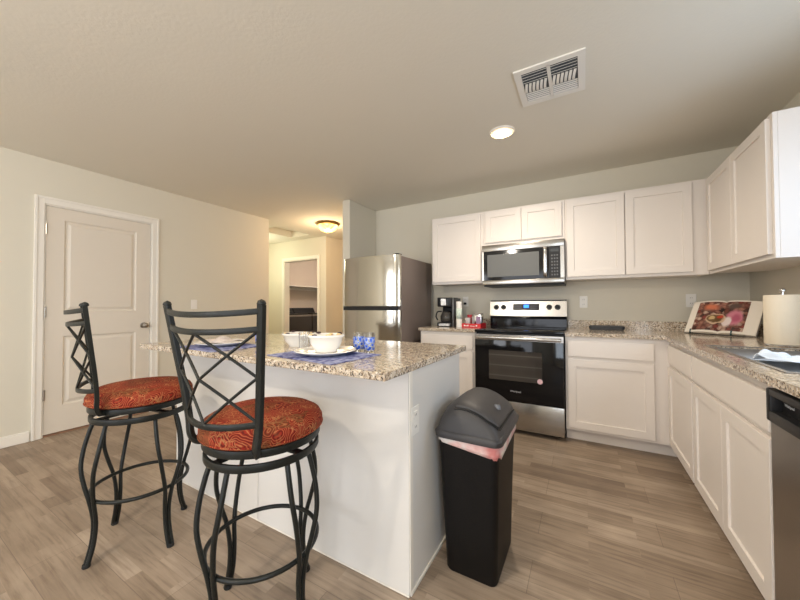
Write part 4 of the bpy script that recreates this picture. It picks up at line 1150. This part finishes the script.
def dome(u, v):
    tt = 2*v-1
    E = (1-abs(tt)**6)**0.5 if abs(tt) < 1 else 0
    sh = 1 - 0.05*abs(tt)**4
    x = lcx + (2*u-1)*hx*sh; y = lcy + tt*hy
    return (x, y, 0.609 + 0.86*Hs(u)*E)
grid(bm, 48, 40, dome); dm = obj('lid_dome', bm, 'bin_grey', t, smooth=60)
bm = BM()
def flap(u, v):
    s = 0.27 + 0.67*u; tt = (2*v-1)*0.84
    rnd = max(0, (u-0.75)/0.25)**2*0.12
    tt *= (1-rnd)
    return (lcx + (2*s-1)*hx*(1-0.05*abs(tt)**4) + 0.004, lcy + tt*hy, 0.609 + 0.86*Hs(s)*(1-abs(tt)**6)**0.5 + 0.0035)
grid(bm, 30, 24, flap); fl = obj('swing_flap', bm, 'bin_grey', dm, smooth=60, solid=0.004)
bm = BM(); pts = [Vector(flap(1, k/24)) + Vector((0.004, 0, -0.006)) for k in range(25)]; tube(bm, pts, 0.0034, sides=6)
pts = [Vector(flap(k/30, 0)) + Vector((0, -0.004, -0.006)) for k in range(31)]; tube(bm, pts, 0.0026, sides=6)
obj('flap_gap', bm, 'dark_gap', dm)
bm = BM(); c = Vector(flap(0.80, 0.42)); lathe(bm, [(0, -0.004), (0.017, -0.004), (0.016, 0.010), (0.011, 0.015), (0, 0.016)], c.x, c.y, c.z, 18, 1, 0.8)
obj('push_button', bm, paint('button_glossy_grey', (0.12, 0.125, 0.14), 0.15), fl, smooth=50)

# ------------------------------------------------------------ table settings on the island
CTZ = 0.9145
def placemat(label, cx, cy, w, d, rz):
    bm = BM(); add_box(bm, -w/2, w/2, -d/2, d/2, 0, 0.003, 0.001)
    return single('placemat', bm, 'placemat', label, 'placemat', (cx, cy, CTZ), 'blue placemats on the island', rz, True)
pm1 = placemat('blue patterned placemat under the plate and white bowl', -0.150, -2.545, 0.44, 0.31, -0.10)
pm2 = placemat('blue patterned placemat at the far left end of the island', -0.905, -2.585, 0.40, 0.31, -0.06)
def plate_bm(r):
    bm = BM(); lathe(bm, [(0, 0.002), (r*0.55, 0.0), (r*0.62, 0.002), (r*0.72, 0.008), (r, 0.019), (r+0.002, 0.021), (r, 0.023), (r*0.72, 0.0125), (r*0.6, 0.0075), (0, 0.0075)], seg=48); return bm
p1 = single('plate', plate_bm(0.140), 'porcelain', 'large white plate under the front white bowl', 'plate', (-0.150, -2.535, CTZ+0.0035), 'white plates on the placemats', local=True, smooth=50)
p2 = copy_tree(p1); p2.location = (-0.93, -2.56, CTZ+0.0035); p2['label'] = 'white plate on the left placemat, under the folded napkin'
def bowl_thing(label, x, y, z, r=0.088, h=0.082):
    t = thing('bowl', label, 'bowl', (x, y, z), 0, 'white serving bowls')
    bm = BM(); lathe(bm, [(0, 0.004), (r*0.52, 0.004), (r*0.54, 0.0), (r*0.60, 0.0), (r*0.64, 0.008), (r*0.86, h*0.45), (r*0.94, h*0.80), (r*1.03, h*0.86), (r*1.06, h*0.92), (r*1.02, h), (r*0.98, h), (r*0.90, h*0.84), (r*0.80, h*0.45), (r*0.55, 0.012), (0, 0.010)], seg=48)
    obj('shell', bm, 'porcelain', t, True, smooth=50)
    bm = BM(); rr = random.Random(3)
    def top(u, v):
        R = r*0.88*u; a = v*2*PI
        return (R*math.cos(a), R*math.sin(a), h*0.74 + 0.008*(1-u) + 0.006*math.sin(a*9+u*7)*math.sin(u*9+1))
    grid(bm, 10, 40, top); obj('contents', bm, 'contents', t, True, smooth=180)
    for k in range(7):
        a = k/7*2*PI+0.2; R = r*(0.78+0.12*rr.random())
        bm = BM(); lathe(bm, [(0, 0.006), (0.010, 0.004), (0.012, 0), (0.010, -0.004), (0, -0.006)], R*math.cos(a), R*math.sin(a), h*0.93+0.012*rr.random(), 8)
        obj('chip', bm, ('chip_dark' if k % 2 else 'chip_pale'), t, True, smooth=60)
    return t
bowl_thing('white bowl heaped with snacks on the large plate', -0.168, -2.512, CTZ+0.0125, 0.084)
bowl_thing('white bowl of snacks behind and left of the front bowl, standing on the granite', -0.525, -2.350, CTZ+0.0005, 0.092, 0.075)
def tumbler(label, x, y, printed=True):
    t = thing('tumbler', label, 'glass', (x, y, CTZ+0.0005), 0, 'drinking glasses on the island')
    r, h = 0.0285, 0.098
    bm = BM(); lathe(bm, [(0, 0), (r*0.86, 0), (r*0.9, 0.004), (r, h), (r-0.0015, h+0.0005), (r-0.003, h), (r*0.82, 0.010), (0, 0.008)], seg=28); obj('glass_body', bm, 'glass', t, True, smooth=50)
    if printed:
        bm = BM(); lathe(bm, [(r*0.925, 0.016), (r*0.995, 0.078)], seg=28); obj('printed_band', bm, 'tumbler_print', t, True, smooth=60, solid=0.0006)
    return t
tumbler('left one of the two blue-patterned glasses behind the large plate', -0.070, -2.384)
tumbler('right one of the two blue-patterned glasses behind the large plate', 0.000, -2.392)
tumbler('blue-patterned glass behind the left placemat', -0.752, -2.44)
tumbler('plain clear glass just left of the front bowl', -0.325, -2.50, False)
bm = BM()
def napkin(u, v):
    x = (u-0.5)*0.20; y = (v-0.5)*0.12
    return (x, y, 0.012 + 0.012*abs(math.sin(u*7+1))*math.sin(v*PI) + 0.02*math.exp(-((u-0.5)/0.2)**2)*math.sin(v*PI))
grid(bm, 24, 12, napkin)
single('napkin', bm, paint('napkin_cream', srgb(196, 184, 176), 0.9, 0.35, 40), 'folded cream patterned napkin on the left plate', 'napkin', (-0.93, -2.56, CTZ+0.012), rz=0.3, local=True, smooth=180, solid=0.004)

# ------------------------------------------------------------ things on the left worktop
WZ = 0.9145
t = thing('coffee_maker', 'black and silver drip coffee maker on the short worktop near the fridge', 'coffee maker', (-0.42, -0.30, WZ))
cx0, cx1 = -0.500, -0.335
bm = BM(); add_box(bm, cx0, cx1, -0.40, -0.16, WZ, WZ+0.045, 0.008, 2); obj('base', bm, 'black_plastic', t, smooth=40)
bm = BM(); add_box(bm, cx0+0.02, cx1-0.02, -0.404, -0.4005, WZ+0.008, WZ+0.036, 0.001); obj('base_trim', bm, 'steel', t)
bm = BM(); add_box(bm, cx0, cx1, -0.235, -0.16, WZ+0.0455, WZ+0.215, 0.006, 2); obj('tank', bm, 'black_plastic', t, smooth=40)
bm = BM(); add_box(bm, cx0, cx1, -0.395, -0.16, WZ+0.2155, WZ+0.318, 0.010, 2); hd = obj('brew_head', bm, 'black_plastic', t, smooth=40)
bm = BM(); add_box(bm, cx0+0.045, cx0+0.105, -0.399, -0.3955, WZ+0.232, WZ+0.305, 0.001); obj('control_panel', bm, 'steel', hd)
for k in range(3):
    bm = BM(); add_box(bm, cx0+0.118, cx0+0.132, -0.399, -0.3955, WZ+0.235+k*0.024, WZ+0.249+k*0.024, 0.001); obj('button', bm, 'display_grey', hd)
bm = BM(); add_box(bm, cx1+0.0005, cx1+0.026, -0.385, -0.165, WZ, WZ+0.312, 0.006, 2); obj('side_panel', bm, 'washer_side', t, smooth=40)
bm = BM(); ccx, ccy = -0.418, -0.320
lathe(bm, [(0, 0), (0.055, 0), (0.066, 0.02), (0.068, 0.06), (0.050, 0.105), (0.045, 0.112)], ccx, ccy, WZ+0.047, 32); cf = obj('carafe', bm, 'carafe', t, smooth=50, solid=0.002)
bm = BM(); lathe(bm, [(0, 0.130), (0.04, 0.128), (0.048, 0.120), (0.048, 0.1135), (0, 0.1135)], ccx, ccy, WZ+0.047, 28); obj('carafe_lid', bm, 'black_plastic', cf, smooth=40)
bm = BM(); tube(bm, catmull([(ccx-0.048, ccy-0.03, WZ+0.165), (ccx-0.085, ccy-0.055, WZ+0.160), (ccx-0.100, ccy-0.062, WZ+0.11), (ccx-0.085, ccy-0.05, WZ+0.07)], 6), 0.010, 0.007, 10); obj('carafe_handle', bm, 'black_plastic', cf, smooth=50)

t = thing('paper_roll', 'slim tall white roll with a pale green label between coffee maker and tray', 'roll', (-0.238, -0.42, WZ))
bm = BM(); lathe(bm, [(0.012, 0), (0.030, 0), (0.031, 0.004), (0.031, 0.268), (0.030, 0.272), (0.012, 0.272)], -0.238, -0.42, WZ, 28); obj('roll_body', bm, 'white_plastic', t, smooth=40)
bm = BM(); lathe(bm, [(0.0316, 0.09), (0.0316, 0.20)], -0.238, -0.42, WZ, 28); obj('label_band', bm, 'green_white', t, smooth=60, solid=0.0005)

t = thing('tray', 'shallow bright red tray on the short worktop holding cups and a tin', 'tray', (-0.105, -0.32, WZ))
bm = BM(); add_box(bm, -0.205, -0.012, -0.42, -0.22, WZ, WZ+0.004, 0.001)
for d in ((-0.205, -0.012, -0.424, -0.420), (-0.205, -0.012, -0.22, -0.216), (-0.209, -0.205, -0.424, -0.216), (-0.012, -0.008, -0.424, -0.216)): add_box(bm, *d, WZ, WZ+0.042, 0.001)
tr = obj('tray_body', bm, 'red_tray', t)
bm = BM()
for a, b, z0_, z1_ in ((-0.185, -0.170, .014, .028), (-0.166, -0.155, .014, .024), (-0.150, -0.136, .014, .028), (-0.120, -0.100, .014, .020), (-0.094, -0.072, .012, .018), (-0.060, -0.045, .014, .028)):
    add_box(bm, a, b, -0.4250, -0.4242, WZ+z0_, WZ+z1_)
obj('white_marks', bm, 'white_plastic', tr)
def cup(label, x, y, r, h, mat, group=None, name='cup'):
    bm = BM(); lathe(bm, [(0, 0.003), (r*0.8, 0), (r*0.85, 0.002), (r, h), (r-0.002, h), (r*0.8, 0.006), (0, 0.006)], seg=24)
    return single(name, bm, mat, label, 'cup', (x, y, WZ+0.0045), group, local=True, smooth=50)
cup('small red and pink cup at the left back of the red tray', -0.170, -0.270, 0.028, 0.125, 'cup_red')
cup('short cloudy white cup at the left front of the red tray', -0.165, -0.360, 0.030, 0.095, 'cup_glass')
cup('cloudy tumbler in the middle of the red tray', -0.118, -0.300, 0.022, 0.105, 'cup_glass')
t = thing('tin', 'square silver tin with a lilac front in the red tray beside the range', 'tin', (-0.06, -0.32, WZ+0.0045))
bm = BM(); add_box(bm, -0.095, -0.020, -0.36, -0.28, WZ+0.0046, WZ+0.135, 0.004, 2); obj('box', bm, 'chrome', t, smooth=30)
bm = BM(); add_box(bm, -0.074, -0.026, -0.3612, -0.3603, WZ+0.02, WZ+0.115); obj('front_label', bm, 'lilac', t)
bm = BM(); add_box(bm, -0.097, -0.018, -0.362, -0.278, WZ+0.1355, WZ+0.150, 0.003); obj('lid', bm, 'washer_top', t)

# ------------------------------------------------------------ right worktop
t = thing('oblong_case', 'long dark grey case lying on the worktop against the backsplash', 'case', (1.075, -0.15, WZ))
bm = BM(); loft(bm, [rrect(1.085, -0.15, 0.132, 0.036, 0.025, WZ), rrect(1.085, -0.15, 0.139, 0.040, 0.028, WZ+0.012), rrect(1.085, -0.15, 0.140, 0.041, 0.028, WZ+0.030), rrect(1.085, -0.15, 0.130, 0.034, 0.022, WZ+0.040)])
obj('body', bm, 'grey_case', t, smooth=40)
bm = BM(); P = rrect(1.085, -0.15, 0.1405, 0.0415, 0.028, WZ+0.026); tube(bm, P, 0.0016, sides=6, closed=True); obj('seam', bm, 'black_plastic', t)

ang = -0.64
bkx, bky = 1.776, -0.380
t = thing('cookbook', 'open cookbook showing a full-spread food photograph, propped on the corner worktop', 'book', (bkx, bky, WZ+0.012), ang)
LEAN = math.radians(34); BH = 0.29; BW = 0.205
def page_surf(u, v, off=0.0):   # u in [-1,1], v in [0,1]
    bulge = 0.022*(1-(2*abs(u)-1)**2)*1.0 if abs(u) < 1 else 0
    bulge = 0.020*math.sin(PI*min(1, abs(u))**0.6)
    s = v*BH; w = bulge + off - 0.004
    return (u*BW, s*math.sin(LEAN) - w*math.cos(LEAN), s*math.cos(LEAN) + w*math.sin(LEAN))
bm = BM()
V1 = grid(bm, 40, 4, lambda a, b: page_surf(a*2-1, b, 0.0))
V2 = grid(bm, 40, 4, lambda a, b: (lambda p: (p[0], b*BH*math.sin(LEAN)+0.012*math.cos(LEAN), b*BH*math.cos(LEAN)-0.012*math.sin(LEAN)))(page_surf(a*2-1, b)))
for i in range(40):
    for j in (0, 4): bm.faces.new((V1[i][j], V1[i+1][j], V2[i+1][j], V2[i][j]))
for j in range(4):
    for i in (0, 40): bm.faces.new((V1[i][j], V1[i][j+1], V2[i][j+1], V2[i][j]))
bk = obj('pages', bm, 'page', t, True, smooth=50)
bm = BM(); grid(bm, 36, 6, lambda a, b: page_surf(-0.78+a*1.46, 0.06+b*0.90, 0.0012)); obj('food_photograph', bm, 'food', bk, True, smooth=180)
bm = BM(); c = [(-BW-0.004, 0.0, -0.003), (BW+0.004, 0.0, -0.003)]
def cov(a, b): s = -0.003 + b*(BH+0.006); return ((a*2-1)*(BW+0.004), s*math.sin(LEAN)+0.0155*math.cos(LEAN), s*math.cos(LEAN)-0.0155*math.sin(LEAN))
grid(bm, 2, 2, cov); obj('cover', bm, paint('book_cover', srgb(120, 116, 112), 0.5), t, True, solid=0.003)
st = thing('book_stand', 'thin dark metal easel with small clips holding the open cookbook', 'book stand', (bkx, bky, WZ+0.0005), ang)
bm = BM(); tube(bm, [(-0.15, -0.045, 0.006), (0.15, -0.045, 0.006)], 0.003, sides=8); tube(bm, [(-0.15, -0.045, 0.006), (-0.15, 0.03, 0.006), (-0.10, 0.16, 0.20)], 0.003, sides=8); tube(bm, [(0.15, -0.045, 0.006), (0.15, 0.03, 0.006), (0.10, 0.16, 0.20)], 0.003, sides=8)
tube(bm, [(-0.10, 0.16, 0.20), (0.10, 0.16, 0.20)], 0.003, sides=8); tube(bm, [(0, 0.16, 0.20), (0, 0.17, 0.004)], 0.003, sides=8)
obj('wire_frame', bm, 'black_metal', st, True, smooth=50)
for cx in (-0.145, 0.095):
    bm = BM(); tube(bm, catmull([(cx, -0.043, 0.008), (cx, -0.046, 0.022), (cx+0.002, -0.040, 0.040)], 4), 0.006, 0.003, 8); obj('page_clip', bm, 'teal', st, True, smooth=50)

t = thing('paper_towel_roll', 'upright cream paper towel roll on its holder beside the cookbook', 'paper towel', (1.868, -1.07, WZ))
bm = BM(); lathe(bm, [(0, 0), (0.075, 0), (0.078, 0.004), (0.074, 0.009), (0, 0.009)], 1.868, -1.07, WZ, 32); hb = obj('holder_base', bm, 'chrome', t, smooth=40)
bm = BM(); tube(bm, [(1.868, -1.07, WZ+0.008), (1.868, -1.07, WZ+0.298)], 0.006, sides=10); lathe(bm, [(0, 0), (0.012, 0.004), (0.014, 0.014), (0.008, 0.022), (0, 0.024)], 1.868, -1.07, WZ+0.296, 14); obj('holder_rod', bm, 'chrome', t, smooth=50)
bm = BM(); lathe(bm, [(0.020, 0.010), (0.0735, 0.010), (0.075, 0.012), (0.075, 0.280), (0.0735, 0.282), (0.020, 0.282), (0.020, 0.010)], 1.868, -1.07, WZ, 48); obj('paper_roll', bm, 'paper', t, smooth=40)
bm = BM(); 
def sheet(u, v):
    a = math.radians(200-60*u); r = 0.0757 + 0.004*u
    return (1.868 + r*math.cos(a), -1.07 - abs(r*math.sin(a)) if False else -1.07 + r*math.sin(a), WZ+0.011+0.270*v)
